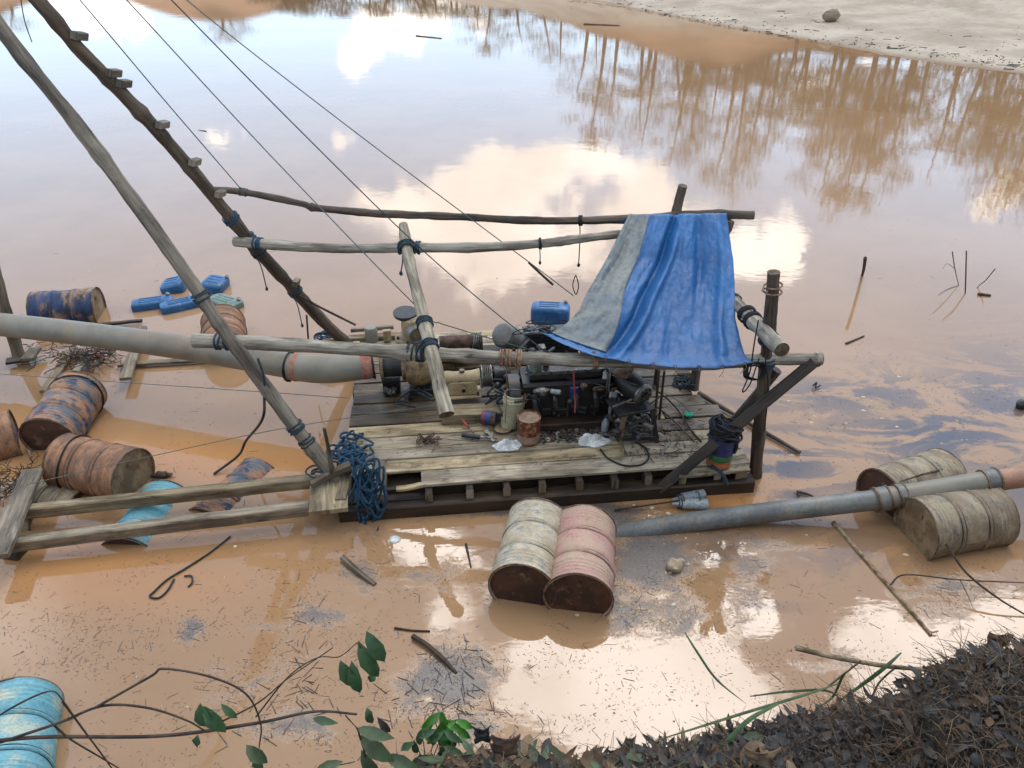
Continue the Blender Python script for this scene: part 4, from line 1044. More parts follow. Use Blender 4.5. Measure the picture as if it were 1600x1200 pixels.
# second bearing housing behind the front rail
gc = thing('bearing_housing', 'brown bearing housing with a grooved pulley behind the front pole', 'gearbox', P(710, 560, z=ZD))
c = P(712, 535, z=.62)
G().lathe([(-.2, .001), (-.2, .09), (.18, .09), (.2, .1), (.2, .001)], c, U_, 24).build('bearing_tube', M['rust_iron'], gc, angle=40)
G().box(c + V((0, 0, -.12)), (.34, .18, .2), DA, ch=.02).build('gear_case', M['tan_metal'], gc)
pulley(c + U_ * .22, U_, .12, 4, gc)
tag(G().beam(P(665, 556, z=ZD + .07), P(830, 548, z=ZD + .07), .2, .12, n=4, jit=.003).build('engine_plinth', M['beam_dark']), 'dark timber plinth behind the front pole under the brown housing', 'timber')
# belts from pulleys
# tank
tk = thing('small_tank', 'small grey-green ribbed tank lying tilted behind the front pole', 'tank', P(795, 545, z=ZD))
a, b = P(782, 522, z=.72), P(806, 532, z=.50); ax = (b - a).normalized(); Lt = .34
a = (a + b) / 2 - ax * Lt / 2
G().lathe([(0, .001), (0, .12), (.01, .14), (.04, .15), (.05, .158), (.06, .15), (.16, .152), (.17, .16), (.18, .152), (.28, .15), (.29, .16), (.30, .15), (.33, .14), (.33, .10), (.31, .09), (.31, .001)], a, ax, 30).build('body', M['pvc_blue'], tk, angle=35)
G().lathe([(.315, .001), (.317, .085), (.31, .09)], a, ax, 24).build('end_plate', M['dark_metal'], tk)
G().lathe([(.30, .15), (.32, .158), (.345, .15), (.345, .12)], a, ax, 30).build('rim', M['dark_metal'], tk)

# diesel engine under the sheet
en = thing('diesel_engine', 'large oily black diesel engine in the shade below the front pole', 'engine', P(880, 640, z=ZD))
c = P(880, 610, z=ZD + .30)
blk = G().box(c, (.95, .42, .46), DA, ch=.03).build('engine_block', M['black_metal'], en)
vcv = G().box(c + V((0, 0, .28)), (.8, .3, .10), DA, ch=.02).build('valve_cover', M['dark_metal'], en)
for k_ in range(4):
    q = c + U_ * (-.33 + .22 * k_) + V((0, -.23, .1)); G().tube(spline([q, q + V((0, -.08, .0)), q + V((.02, -.10, -.12))], 4), .028, 8).build('manifold_pipe', M['dark_metal'], en)
G().cyl(c + U_ * -.5, c + U_ * -.62, .22, 30).build('flywheel', M['dark_metal'], en)
G().tube(spline([c + V((-.2, 0, .3)), c + V((-.22, -.05, .48)), c + V((-.4, -.1, .52))], 5), .035, 10).build('exhaust', M['rust_iron'], en)
G().cyl(c + V((.1, -.2, .18)), c + V((.1, -.2, -.06)), .055, 16).build('oil_filter', M['labelblue'], en)
G().cyl(c + V((-.32, -.1, .33)), c + V((-.32, -.1, .47)), .07, 18).build('air_filter', M['green_plastic'], en)
for k_ in range(10):
    G().cyl(c + U_ * (-.42 + .09 * k_) + V((0, -.16, .33)), c + U_ * (-.42 + .09 * k_) + V((0, -.16, .36)), .014, 6).build('bolt', M['steel'], vcv)
for k_ in range(5):
    q = c + U_ * (-.38 + .18 * k_) + V((0, -.21, -.12)); G().box(q, (.1, .05, .09), DA, ch=.008).build('side_cover', M['dark_metal'], blk)
q = c + V((-.25, -.26, .15)); lump(g := G(), q, (.1, .05, .05), 4, 6); g.build('pump_body', M['steel'], en)
q = c + V((-.15, -.27, .16)); G().cyl(q, q + V((.1, -.04, .01)), .03, 10).build('pump_body', M['clear_plastic'], en)
G().box(P(880, 648, z=ZD + .05), (1.1, .5, .1), DA, ch=.01).build('skid', M['beam_dark'], en)
tag(G().tube(spline([P(896, 578, y=6.75), P(897, 600, y=6.70), P(899, 622, y=6.68), P(898, 645, y=6.6)], 6), .008, 7).build('red_hose', M['red']), 'thin red hose hanging in front of the black engine', 'hose')
# heap of wire and hoses above the engine behind the front rail
rd = thing('radiator', 'dark radiator with loose wiring half under the sheet edge', 'radiator', P(860, 565, z=ZD))
c = P(862, 548, z=.62)
G().box(c, (.62, .16, .5), DA, ch=.01).build('core', M['dark_metal'], rd)
for k_ in range(9): G().box(c + V((0, -.086, -.2 + k_ * .05)), (.56, .012, .012), DA, ch=.002).build('fin', M['black_metal'], rd)
G().box(c + V((0, 0, .27)), (.66, .2, .07), DA, ch=.015).build('top_tank', M['dark_metal'], rd)
rg = random.Random(9); g = G()
for i in range(26):
    p0 = c + V((rg.uniform(-.4, .4), rg.uniform(-.15, .1), .33)); pts = [p0]
    for k_ in range(3): pts.append(pts[-1] + V((rg.uniform(-.15, .15), rg.uniform(-.06, .06), rg.uniform(-.05, .05))))
    g.tube(spline(pts, 4), rg.uniform(.003, .008), 5, mi=rg.randrange(3))
g.build('wiring', [M['rope_dark'], M['rope_black'], M['clear_plastic']], rd)

# alternator/winch on its steel stand, right
al = thing('generator_stand', 'black generator drum on a greasy steel stand at the right of the deck', 'generator', P(990, 690, z=ZD))
c = P(990, 605, z=.86)
ax = V((.55, -.75, -.12)).normalized()
G().lathe([(-.3, .001), (-.3, .11), (-.27, .135), (.1, .135), (.13, .12), (.16, .10), (.16, .04), (.2, .04), (.2, .001)], c, ax, 28).build('generator_body', M['black_metal'], al, angle=35)
G().lathe([(.13, .125), (.15, .128), (.17, .10), (.17, .05)], c, ax, 28).build('end_bell', M['steel'], al, angle=35)
for k_ in range(8):
    a = k_ / 8 * 6.28; sd = ax.orthogonal().normalized(); q = c + ax * .165 + (Matrix.Rotation(a, 3, ax) @ sd) * .08; G().cyl(q, q + ax * .02, .016, 6).build('bolt', M['dark_metal'], al)
q = P(950, 600, z=.85); G().lathe([(-.02, .03), (-.02, .13), (0, .10), (.02, .13), (.02, .03)], q, V((1, -.15, 0)), 26).build('belt_pulley', M['steel'], al, angle=25)
G().box(P(985, 632, z=.70), (.42, .34, .03), DA + .2, ch=.004).build('top_plate', M['dark_metal'], al)
base = [P(968, 692, z=ZD), P(1026, 690, z=ZD), P(1010, 650, z=ZD), P(955, 655, z=ZD)]
topc = P(988, 636, z=.70)
for i, b in enumerate(base):
    t_ = topc + (V((b.x, b.y, 0)) - V((topc.x, topc.y, 0))) * .72; t_.z = .69
    G().beam(b, t_, .05, .05, n=2, up=V((0, 1, 0))).build('leg', M['dark_metal'] if i % 2 else M['tan_metal'], al)
for a, b in ((0, 1), (1, 2), (2, 3), (3, 0)):
    G().beam(base[a] + V((0, 0, .06)), base[b] + V((0, 0, .06)), .04, .05, n=2).build('rail', M['dark_metal'], al)
    m1, m2 = base[a].lerp(topc, .45), base[b].lerp(topc, .45)
    G().beam(m1, m2, .03, .03, n=2).build('rail', M['dark_metal'], al)
rg = random.Random(4)
for i in range(16):   # gear, brackets and bolts filling the stand
    q = P(rg.uniform(962, 1018), rg.uniform(640, 685), z=ZD + rg.uniform(.08, .3)); a = V((rg.uniform(-1, 1), rg.uniform(-1, 1), rg.uniform(-.5, .5))).normalized()
    r_ = rg.uniform(.02, .06)
    if i % 2: G().lathe([(0, .005), (0, r_), (.03, r_), (.03, .005)], q, a, 14).build('gear', M['rust_iron'] if i % 4 == 1 else M['dark_metal'], al, angle=30)
    else: G().box(q, (rg.uniform(.06, .16), rg.uniform(.03, .07), rg.uniform(.03, .08)), rg.uniform(0, 3), ch=.004).build('bracket', M['dark_metal'] if i % 4 else M['steel'], al)
for (a, b) in (((1022, 665), (1030, 578)), ((1030, 655), (1038, 580))):
    tag(G().cyl(P(*a, z=ZD + .05), P(b[0], b[1], y=6.95), .014, 8).build('steel_rod', M['rust_iron']), 'upright rusty rod right of the generator stand, %s one of the pair' % ('left' if a[0] == 1022 else 'right'), 'rod')
g = G(); lump(g, P(972, 583, z=1.05), (.10, .07, .06), 8, 8, .6)
tag(g.build('oily_rag', M['litter_a'], angle=60), 'crumpled oily brown rag on top of the generator', 'rag')
# junk between engine and stand: hoses
def hose(name, pts, r, mat, label, cat='hose'):
    return tag(G().tube(spline(pts, 8), r, 7).build(name, M[mat]), label, cat)
z_ = ZD + .012
hose('hose_loop', [P(a, b, z=z_) for a, b in ((938, 702), (950, 716), (975, 727), (1002, 726), (1014, 714), (1008, 700), (992, 690))], .010, 'rubber', 'black hose loop lying on the deck front right of the white rag')
hose('dark_hose', [P(896, 640, z=ZD + .02), P(894, 622, z=.5), P(905, 604, z=.7), P(930, 600, z=.8), P(960, 612, z=.8)], .009, 'rubber', 'dark hose arching from the deck to the generator')
hose('dark_cable', [P(880, 560, z=1.0), P(930, 575, z=.9), P(990, 600, z=.98), P(1050, 620, z=.5), P(1085, 650, z=ZD + .02)], .005, 'wire', 'thin wire crossing over the generator to the deck edge', 'wire')
hose('thin_rod', [P(1022, 632, z=.42), P(1050, 655, z=.33), P(1085, 690, z=z_)], .009, 'rust_iron', 'rusty rod slanting over the bare planks right of the stand', 'rod')
hose('thin_rod', [P(1000, 590, z=.6), P(1050, 630, z=.36), P(1080, 672, z=z_), P(1096, 690, z=z_)], .010, 'twig', 'dark root-like stick behind the rusty rod on the right planks', 'stick')
rg = random.Random(41)
def clutter(parent, cx, cy, zlo, zhi, wx, wy, n, seed):
    rg = random.Random(seed)
    for i in range(n):
        q = P(cx + rg.uniform(-wx, wx), cy + rg.uniform(-wy, wy), z=rg.uniform(zlo, zhi)); k_ = rg.random()
        a = V((rg.uniform(-1, 1), rg.uniform(-.6, .6), rg.uniform(-.5, .5))).normalized(); mt = M[rg.choice(['dark_metal', 'black_metal', 'black_metal', 'rust_iron', 'dark_metal', 'dark_metal', 'steel', 'black_metal'])]
        if k_ < .35:
            pts = [q]
            for _ in range(3): pts.append(pts[-1] + V((rg.uniform(-.13, .13), rg.uniform(-.06, .03), rg.uniform(-.10, .08))))
            G().tube(spline(pts, 5), rg.uniform(.006, .014), 6).build('hose', M[rg.choice(['rubber', 'rope_dark', 'rubber', 'rust_iron'])], parent)
        elif k_ < .6: G().lathe([(0, .004), (0, .035), (.02, .04), (.05, .03), (.07, .012), (.07, .001)], q, a, 14).build('fitting', mt, parent, angle=30)
        elif k_ < .8: G().box(q, (rg.uniform(.05, .15), rg.uniform(.03, .08), rg.uniform(.03, .08)), rg.uniform(0, 3), ch=.006).build('bracket', mt, parent)
        else: G().cyl(q, q + a * rg.uniform(.08, .22), rg.uniform(.008, .02), 8).build('tube', mt, parent)
clutter(en, 880, 592, .62, .85, 85, 12, 34, 5)
clutter(en, 870, 625, .42, .7, 80, 14, 26, 6)
clutter(al, 985, 610, .7, 1.0, 30, 18, 16, 7)
clutter(al, 985, 665, .33, .6, 32, 18, 16, 8)
clutter(gb, 790, 600, .5, .8, 22, 14, 14, 9)
clutter(rd, 850, 552, .7, .95, 50, 8, 24, 12)
clutter(en, 870, 640, .38, .5, 90, 8, 26, 13)
clutter(pump, 640, 610, .33, .5, 40, 12, 14, 10)
# plastic chair at the back
ch = thing('plastic_chair', 'dark plastic chair standing at the back below the blue sheet', 'chair', P(1005, 600, z=ZD))
cs = [P(985, 592, z=ZD), P(1024, 600, z=ZD), P(1028, 570, z=ZD), P(990, 566, z=ZD)]
for q in cs: G().beam(q, q + V((0, 0, .40)), .05, .035, n=2, up=V((0, 1, 0))).build('leg', M['chair'], ch)
cc = (cs[0] + cs[1] + cs[2] + cs[3]) / 4
G().box(cc + V((0, 0, .42)), (.44, .42, .035), DA, ch=.01).build('seat', M['chair'], ch)
G().box(cc + V((-.02, .2, .64)), (.42, .03, .36), DA, ch=.01).build('backrest', M['chair'], ch)

# ---------------------------------------------------------------- buckets, tins, rags, tools
def pail(base_px, r0, r1, h, mat, label, lean=V((0, 0, 1)), name='bucket', cat='bucket', z=ZD, lid=None, bands=(), handle=True, ribs=True, openm='black_metal'):
    b = P(base_px[0], base_px[1], z=z + .002); ax = lean.normalized()
    e = thing(name, label, cat, b)
    prof = [(0, .001), (0, r0), (h * .75, r0 + (r1 - r0) * .75)]
    if ribs: prof += [(h * .80, r1 + .008), (h * .83, r1 + .001), (h * .88, r1 + .009), (h * .91, r1), (h * .98, r1 + .008), (h, r1 + .006)]
    else: prof += [(h * .97, r1), (h * .985, r1 + .006), (h, r1 + .005)]
    G().lathe(prof + [(h, r1 - .006), (h - .015, r1 - .01), (.01, r0 - .006)], b, ax, 28).build('body', M[mat], e, angle=35)
    if lid: G().lathe([(h - .012, r1 - .004), (h - .008, r1 * .8), (h - .008, .001)], b, ax, 24).build('lid', M[lid], e)
    else: G().lathe([(h * .5, r0), (h * .5, .001)], b, ax, 24).build('contents', M[openm], e)
    for (h0, h1, m_) in bands:
        ra = r0 + (r1 - r0) * h0 / h + .0025; rb = r0 + (r1 - r0) * h1 / h + .0025
        G().lathe([(h0, ra - .002), (h0, ra), (h1, rb), (h1, rb - .002)], b, ax, 28).build('label_band', M[m_], e)
    if handle:
        sd = ax.cross(V((0, 1, 0))).normalized(); bk = sd.cross(ax)
        pts = [b + ax * (h * .9) + sd * (r1 * 1.08 * math.cos(a)) + (bk * -.35 + ax * .75) * (r1 * 1.1 * math.sin(a)) for a in [math.pi * i / 10 for i in range(11)]]
        G().tube(pts, .005, 5).build('handle', M['steel'], e)
    return e
pail((797, 664), .11, .13, .40, 'cream_plastic', 'cream plastic bucket leaning behind the red tin', V((.18, .12, 1)))
pail((826, 688), .122, .122, .31, 'red_paint', 'dark red paint tin with a speckled lid on the deck', lid='tin_lid', name='paint_tin', cat='tin', handle=False, ribs=False, bands=((.03, .12, 'tin_lid'),))
pail((1122, 724), .12, .14, .36, 'labelblue', 'colourful label bucket full of black rope at the right front', lid='black_metal', name='label_bucket', bands=((.015, .09, 'orange'), (.095, .17, 'green')), handle=False, ribs=False)
e = thing('small_tin', 'small blue and red tin lying on its side left of the cream bucket', 'tin', P(765, 662, z=ZD))
a = P(753, 652, z=ZD + .08); b = P(778, 655, z=ZD + .08); ax = (b - a).normalized()
G().lathe([(0, .001), (0, .072), (.004, .078), (.16, .078), (.164, .072), (.164, .001)], a, ax, 22).build('body', M['labelblue'], e, angle=35)
G().lathe([(.01, .0795), (.04, .0795)], a, ax, 22).build('label_band', M['red'], e); G().lathe([(.11, .0795), (.16, .0795)], a, ax, 22).build('label_band', M['rust_iron'], e)
e = thing('pan', 'shallow rusty round pan beside the red tin', 'pan', P(786, 668, z=ZD))
G().lathe([(.003, .001), (.003, .085), (.02, .108), (.025, .112), (.02, .113), (0, .088), (0, .001)], P(786, 670, z=ZD + .004), V((0, 0, 1)), 26).build('dish', M['rust_iron'], e)
G().lathe([(.012, .001), (.012, .098)], P(786, 670, z=ZD + .004), V((0, 0, 1)), 26).build('muddy_oil', M['b_end_tan'], e)
tag(G().tube(spline([P(789, 664, z=ZD + .03), P(792, 610, y=6.55), P(790, 545, y=6.33)], 6), .004, 5).build('cord', M['rope_tan']), 'tan cord hanging from the front pole down into the pan', 'cord')
def rag(px, py, sx_, sy_, hgt, label, seed, mat='rag'):
    c = P(px, py, z=ZD + .003)
    def fn(u, v):
        a = u * 2 * math.pi; r_ = v
        rr = 1 + .35 * mn.noise(V((math.cos(a) * 1.5, math.sin(a) * 1.5, seed)))
        x, y = math.cos(a) * r_ * rr, math.sin(a) * r_ * rr
        z = hgt * (1 - r_ ** 2) * (.45 + .55 * abs(mn.noise(V((x * 3.2, y * 3.2, seed)))) * 2) + .010 * abs(mn.noise(V((x * 11, y * 11, seed))))* (1.1 - r_)
        return c + V((x * sx_, y * sy_, max(0.001, z)))
    return tag(G().grid(fn, 48, 18).build('white_rag', M[mat], angle=180, solid=.002), label, 'rag')
rag(794, 697, .15, .09, .08, 'white crumpled rag in front of the red tin', 2.2)
rag(927, 689, .19, .11, .08, 'white rag lying left of the generator stand', 5.1)
e = thing('plastic_bottle', 'blue-grey plastic bottle standing beside the generator stand', 'bottle', P(944, 674, z=ZD))
G().lathe([(0, .001), (0, .035), (.01, .04), (.13, .04), (.17, .018), (.19, .016), (.19, .001)], P(944, 675, z=ZD), V((.05, 0, 1)), 18).build('body', M['clear_plastic'], e, angle=50)
G().lathe([(.19, .018), (.21, .018), (.21, .001)], P(944, 675, z=ZD), V((.05, 0, 1)), 12).build('cap', M['labelblue'], e)
g = G(); lump(g, P(1076, 648, z=ZD + .03), (.05, .04, .03), 5, 6, .5); tag(g.build('plastic_scrap', M['mint'], angle=40), 'small mint green plastic scrap on the right planks', 'scrap')
# tool pile: spanners
def spanner(a, b, label, mat='steel'):
    pa, pb = P(*a, z=ZD + .02), P(*b, z=ZD + .012); d = (pb - pa).normalized(); sd = d.cross(V((0, 0, 1))).normalized()
    e = thing('spanner', label, 'spanner', pa)
    G().beam(pa, pb, .018, .007, n=2, ch=.002).build('shank', M[mat], e)
    G().tube([pb + d * .02 + Matrix.Rotation(i / 12 * 6.283, 3, 'Z') @ (sd * .020) for i in range(12)], .007, 5, closed=True, caps=False).build('ring', M[mat], e)
    for s_ in (-1, 1): G().beam(pa, pa - d * .04 + sd * s_ * .018, .012, .008, n=2, ch=.002).build('jaw', M[mat], e)
spanner((845, 676), (879, 688), 'long shiny spanner lowest in the tool pile right of the red tin')
spanner((848, 653), (881, 661), 'spanner pointing right at the top of the tool pile')
spanner((1035, 708), (1046, 690), 'single spanner on the bare planks right of the hose loop')
spanner((858, 664), (895, 672), 'dark spanner across the middle of the tool pile', 'rust_iron')
spanner((866, 680), (905, 668), 'crossed rusty spanner at the right end of the tool pile', 'rust_iron')
rg = random.Random(21); g = G()
for i in range(460):
    q = P(rg.uniform(842, 950), rg.uniform(636, 688), z=ZD + .012); a = rg.uniform(0, 6.28); l = rg.uniform(.02, .12); d_ = V((math.cos(a), math.sin(a), rg.uniform(-.1, .2)))
    if rg.random() < .75: g.tube([q, q + d_ * l], [rg.uniform(.005, .014)] * 2, 6, mi=rg.choice([0, 1, 1, 2]))
    else: g.lathe([(0, .008), (0, .03), (.016, .03), (.016, .008)], q, V((rg.uniform(-.5, .5), rg.uniform(-.5, .5), 1)), 10, mi=rg.randrange(3))
tag(g.build('loose_bolts_and_fittings', [M['rust_iron'], M['dark_metal'], M['steel']], angle=30), kind='stuff', label='heap of greasy bolts, bits of hose and fittings right of the red tin')
rg = random.Random(22); g = G()
for i in range(260):
    q = P(rg.gauss(1040, 35), rg.gauss(680, 28), z=ZD + .008); 
    if not (0 < (q - DO).dot(DU) < 4.0 and .1 < (q - DO).dot(DV) < 3): continue
    a = rg.uniform(0, 6.28); l = rg.uniform(.02, .10); d_ = V((math.cos(a), math.sin(a), rg.uniform(0, .12)))
    g.tube([q, q + d_ * l], [rg.uniform(.0015, .005)] * 2, 4, mi=rg.randrange(2))
for i in range(120):
    q = D(rg.uniform(.1, 3.9), rg.uniform(.15, 1.2), ZD + .006); a = rg.uniform(0, 6.28); l = rg.uniform(.01, .05)
    g.tube([q, q + V((math.cos(a), math.sin(a), .05)) * l], [rg.uniform(.001, .004)] * 2, 4, mi=rg.randrange(2))
tag(g.build('deck_litter', [M['twig'], M['dark_metal']]), kind='stuff', label='twigs, wire ends and grit strewn over the planks')
# chain heap and grease gun
g = G(); rg = random.Random(6)
for i in range(34):
    q = P(668 + rg.gauss(0, 9), 687 + rg.gauss(0, 3), z=ZD + .012 + rg.uniform(0, .05)); r1 = Matrix.Rotation(rg.uniform(0, 3), 3, V((rg.uniform(-1, 1), rg.uniform(-1, 1), 1)).normalized())
    g.tube([q + r1 @ V((.026 * math.cos(k_ / 10 * 6.283), .014 * math.sin(k_ / 10 * 6.283), 0)) for k_ in range(10)], .006, 5, closed=True, caps=False)
tag(g.build('chain', M['rust_iron']), 'small heap of rusty chain on the open planks', 'chain')
e = thing('grease_gun', 'greasy tool with a red handle lying left of the pan', 'tool', P(748, 680, z=ZD))
G().tube([P(721, 655, z=ZD + .10), P(732, 668, z=ZD + .06)], .014, 8).build('red_grip', M['red'], e)
G().tube([P(732, 668, z=ZD + .06), P(740, 676, z=ZD + .05)], .010, 8).build('lever', M['steel'], e)
G().tube([P(722, 679, z=ZD + .035), P(750, 683, z=ZD + .035)], .026, 12).build('barrel', M['dark_metal'], e)
G().tube([P(750, 683, z=ZD + .03), P(776, 684, z=ZD + .03)], .016, 10).build('nozzle', M['steel'], e)
for q in ((766, 680), (770, 688), (760, 676)): G().lathe([(0, .008), (0, .026), (.02, .026), (.02, .008)], P(*q, z=ZD + .01), V((.3, -.3, 1)), 12).build('fitting', M['steel'], e, angle=30)
hose('wire_strand', [P(690, 685, z=z_), P(720, 688, z=z_), P(740, 686, z=z_)], .004, 'wire', 'short wire strand between the chain and the red-handled tool', 'wire')
# black rope coils on the label bucket
g = G(); rg = random.Random(12); bc = P(1128, 672, z=ZD + .42)
for i in range(26):
    r1, r2 = rg.uniform(.10, .17), rg.uniform(.08, .13); rot = Matrix.Rotation(rg.uniform(-.5, .5), 3, 'X') @ Matrix.Rotation(rg.uniform(-.4, .7), 3, 'Y') @ Matrix.Rotation(rg.uniform(0, 3), 3, 'Z')
    off = V((rg.uniform(-.03, .09), rg.uniform(-.03, .03), rg.uniform(-.05, .07)))
    g.tube([bc + off + rot @ V((r1 * math.cos(k_ / 20 * 6.283), r2 * math.sin(k_ / 20 * 6.283), .01 * math.sin(k_))) for k_ in range(20)], .012, 6, closed=True, caps=False)
tag(g.build('rope_coil', M['rope_black']), 'black rope coil heaped on the label bucket', 'rope')
hose('rope_tail', [bc + V((.12, -.05, -.02)), bc + V((.15, -.08, -.14)), bc + V((.13, -.09, -.22))], .018, 'rope_black', 'black rope end hanging off the label bucket', 'rope')
# blue rope pile at the front left corner
g = G(); rg = random.Random(31)
for i in range(52):
    t_ = i / 51
    if i < 24: c0 = P(545 + rg.gauss(0, 12), 716 + rg.gauss(0, 12), z=ZD + .06); rot = Matrix.Rotation(rg.uniform(-.5, .5), 3, 'X')
    else: c0 = P(574 + rg.gauss(0, 9), 738 + (i - 24) * 2.7, y=5.80 + rg.uniform(-.05, .03)); rot = Matrix.Rotation(rg.uniform(1.0, 1.5), 3, 'X')
    rot = rot @ Matrix.Rotation(rg.uniform(0, 6), 3, 'Z'); r1, r2 = rg.uniform(.09, .16), rg.uniform(.05, .09)
    if i >= 24: rot = Matrix.Rotation(1.35, 3, 'X') @ Matrix.Rotation(1.57 + rg.uniform(-.4, .4), 3, 'Z'); r1 = rg.uniform(.12, .2)
    ph = rg.uniform(0, 6)
    g.tube([c0 + rot @ V((r1 * math.cos(k_ / 22 * 6.283) * (1 + .15 * math.sin(k_ * .8 + ph)), r2 * math.sin(k_ / 22 * 6.283),   .02 * math.sin(k_ * .9 + ph))) for k_ in range(22)], .0125, 6, closed=True, caps=False)
g.tube(spline([P(540, 720, z=ZD + .1), P(520, 745, z=ZD + .04), P(495, 748, z=ZD + .04), P(478, 738, z=ZD + .03), P(488, 728, z=ZD + .03), P(512, 728, z=ZD + .03)], 6), .0105, 6)
g.tube(spline([P(588, 790, y=5.8), P(592, 815, y=5.78), P(590, 828, z=.01)], 5), .0105, 6)
tag(g.build('rope_pile', M['rope_blue']), 'tangled blue rope hanging over the front left corner of the raft', 'rope')
# wedge and stub at the pole foot
tag(G().tube(spline([P(486, 758, z=ZD + .05), P(515, 742, z=ZD + .07), P(548, 728, z=ZD + .12)], 5), lerpl(.035, .05, 11), 8, wob=.2).build('wedge', M['pole_mid']), 'split wooden wedge across the foot of the big leaning pole', 'wedge')
tag(G().tube(spline([P(519, 738, y=6.02), P(513, 700, y=6.0), P(506, 668, y=5.98)], 5), lerpl(.028, .016, 11), 7, wob=.15).build('peg', M['pole_mid']), 'thin upright peg tied against the foot of the big leaning pole', 'peg')
# things along the back edge, left
tag(G().beam(P(505, 531, z=ZD + .03), P(622, 524, z=ZD + .03), .10, .05, n=4, jit=.004).build('back_board', M['beam']), 'pale board lying along the back left deck edge', 'board')
tag(G().beam(P(548, 516, z=ZD + .12), P(615, 511, z=ZD + .12), .05, .05, n=3).build('back_board', M['beam']), 'thin raised board behind the foot of the ladder pole', 'board')
e = thing('pipe_stub', 'short upright grey pipe stub at the back left of the deck', 'pipe', P(585, 532, z=ZD))
G().lathe([(0, .001), (0, .085), (.16, .085), (.20, .07), (.205, .001)], P(582, 532, z=ZD), V((-.05, 0, 1)), 22).build('stub', M['pvc'], e, angle=50)
G().box(P(605, 524, z=ZD + .10), (.1, .06, .16), DA).build('bracket', M['cream_metal'], e)
g = G(); rg = random.Random(17)
for i in range(9):
    c0 = P(510 + rg.uniform(-10, 12), 524 + rg.uniform(-4, 4), z=ZD + .06); rot = Matrix.Rotation(rg.uniform(-1, 1), 3, 'X')
    g.tube([c0 + rot @ V((.09 * math.cos(k_ / 16 * 6.283), .06 * math.sin(k_ / 16 * 6.283), 0)) for k_ in range(16)], .010, 5, closed=True, caps=False)
tag(g.build('rope_coil', M['rope_blue']), 'small blue rope coil at the back left beside the ladder pole foot', 'rope')
hose('twig_branch', [P(468, 462, y=8.3), P(500, 480, y=8.35), P(540, 500, y=8.4), P(556, 508, y=8.4)], .014, 'twig', 'broken side branch sticking out of the ladder pole near its foot', 'branch')
tag(G().cyl(P(479, 492, y=8.6), P(482, 535, y=8.55), .012, 6).build('hanging_rod', M['dark_metal']), 'thin dark rod hanging left of the ladder pole foot', 'rod')
# odds and ends at the back right
g = G(); rg = random.Random(19)
for i in range(10):
    c0 = P(1072 + rg.uniform(-12, 12), 596 + rg.uniform(-6, 6), z=ZD + .04); rot = Matrix.Rotation(rg.uniform(-1, 1), 3, 'X') @ Matrix.Rotation(rg.uniform(-1, 1), 3, 'Y')
    g.tube([c0 + rot @ V((.08 * math.cos(k_ / 14 * 6.283), .05 * math.sin(k_ / 14 * 6.283), 0)) for k_ in range(14)], .011, 5, closed=True, caps=False)
tag(g.build('cloth_bundle', M['rope_dark']), 'dark bundle of rope and cloth at the back right deck edge', 'bundle')
# coiled hose hanging from the corner post
g = G()
for i in range(4):
    c0 = P(1176, 580, y=6.3) + V((.01 * i, -.01 * i, .008 * i)); g.tube([c0 + V((.09 * math.cos(k_ / 20 * 6.283) , .02 * math.sin(k_), .10 * math.sin(k_ / 20 * 6.283))) for k_ in range(20)], .007, 5, closed=True, caps=False)
g.tube(spline([P(1185, 500, y=6.3), P(1178, 540, y=6.28), P(1172, 580, y=6.28), P(1160, 612, y=6.28), P(1172, 600, y=6.28), P(1186, 560, y=6.3)], 6), .007, 5)
tag(g.build('hanging_cord_coil', M['rope_black']), 'coil of dark cord hanging from the corner post under the side pole', 'rope')
hose('long_cord', [P(1196, 560, y=6.3), P(1200, 610, y=6.34), P(1194, 675, y=6.36)], .006, 'rope_black', 'dark cord dangling down the right of the corner post', 'cord')

# ---------------------------------------------------------------- cables
def cable(pts, label, r=.006, mat='wire', sag=0.0):
    w_ = [P(a, b, y=c) for a, b, c in pts]
    tag(G().tube(spline(w_, 8), r, 5).build('stay_wire', M[mat]), label, 'wire')
cable([(20, -120, 7.4), (125, 0, 7.5), (260, 160, 8.0), (378, 297, 8.75)], 'leftmost thin wire, running down beside the ladder pole to the thin back pole')
cable([(95, -110, 7.4), (198, 0, 7.4), (420, 240, 7.45), (650, 478, 7.0), (690, 506, 6.8)], 'second wire from the left, reaching the rafter pole')
cable([(160, -110, 7.3), (268, 0, 7.3), (450, 185, 7.3), (640, 372, 7.3), (770, 485, 7.1), (880, 570, 6.5)], 'third wire, crossing the rafter pole and ending at the front pole', mat='rope_dark')
cable([(180, -110, 8.0), (292, 0, 8.0), (560, 210, 8.0), (830, 412, 8.0), (896, 462, 8.0)], 'rightmost long wire ending at the twisted stick above the blue can')
cable([(690, 506, 6.8), (760, 527, 6.9), (840, 550, 7.0)], 'short wire from the rafter pole over the grey-green tank')
cable([(-20, 583, 7.6), (200, 598, 7.2), (390, 611, 6.5), (545, 622, 7.0)], 'thin wire stretched level across the water at mid left', r=.004)
cable([(42, 757, 5.75), (240, 712, 6.0), (450, 668, 6.4), (690, 632, 6.9)], 'thin wire slanting from the left boards up over the deck', r=.004)
hose('tension_stick', [P(826, 410, y=7.98), P(845, 428, y=7.98), P(864, 445, y=7.98)], .014, 'twig', 'short dark stick twisted into the wire above the blue can', 'stick')
hose('loop_cord', [P(899, 430, y=7.9), P(895, 446, y=7.9), P(900, 460, y=7.9), P(904, 446, y=7.9), P(900, 430, y=7.9)], .006, 'rope_black', 'small cord loop hanging beside the sheet edge', 'cord')
hose('black_hose', [P(413, 615, y=6.2), P(410, 655, y=6.1), P(385, 688, z=.3), P(372, 712, z=.12), P(334, 741, z=.01)], .014, 'rubber', 'black hose hanging from the leaning pole into the water')
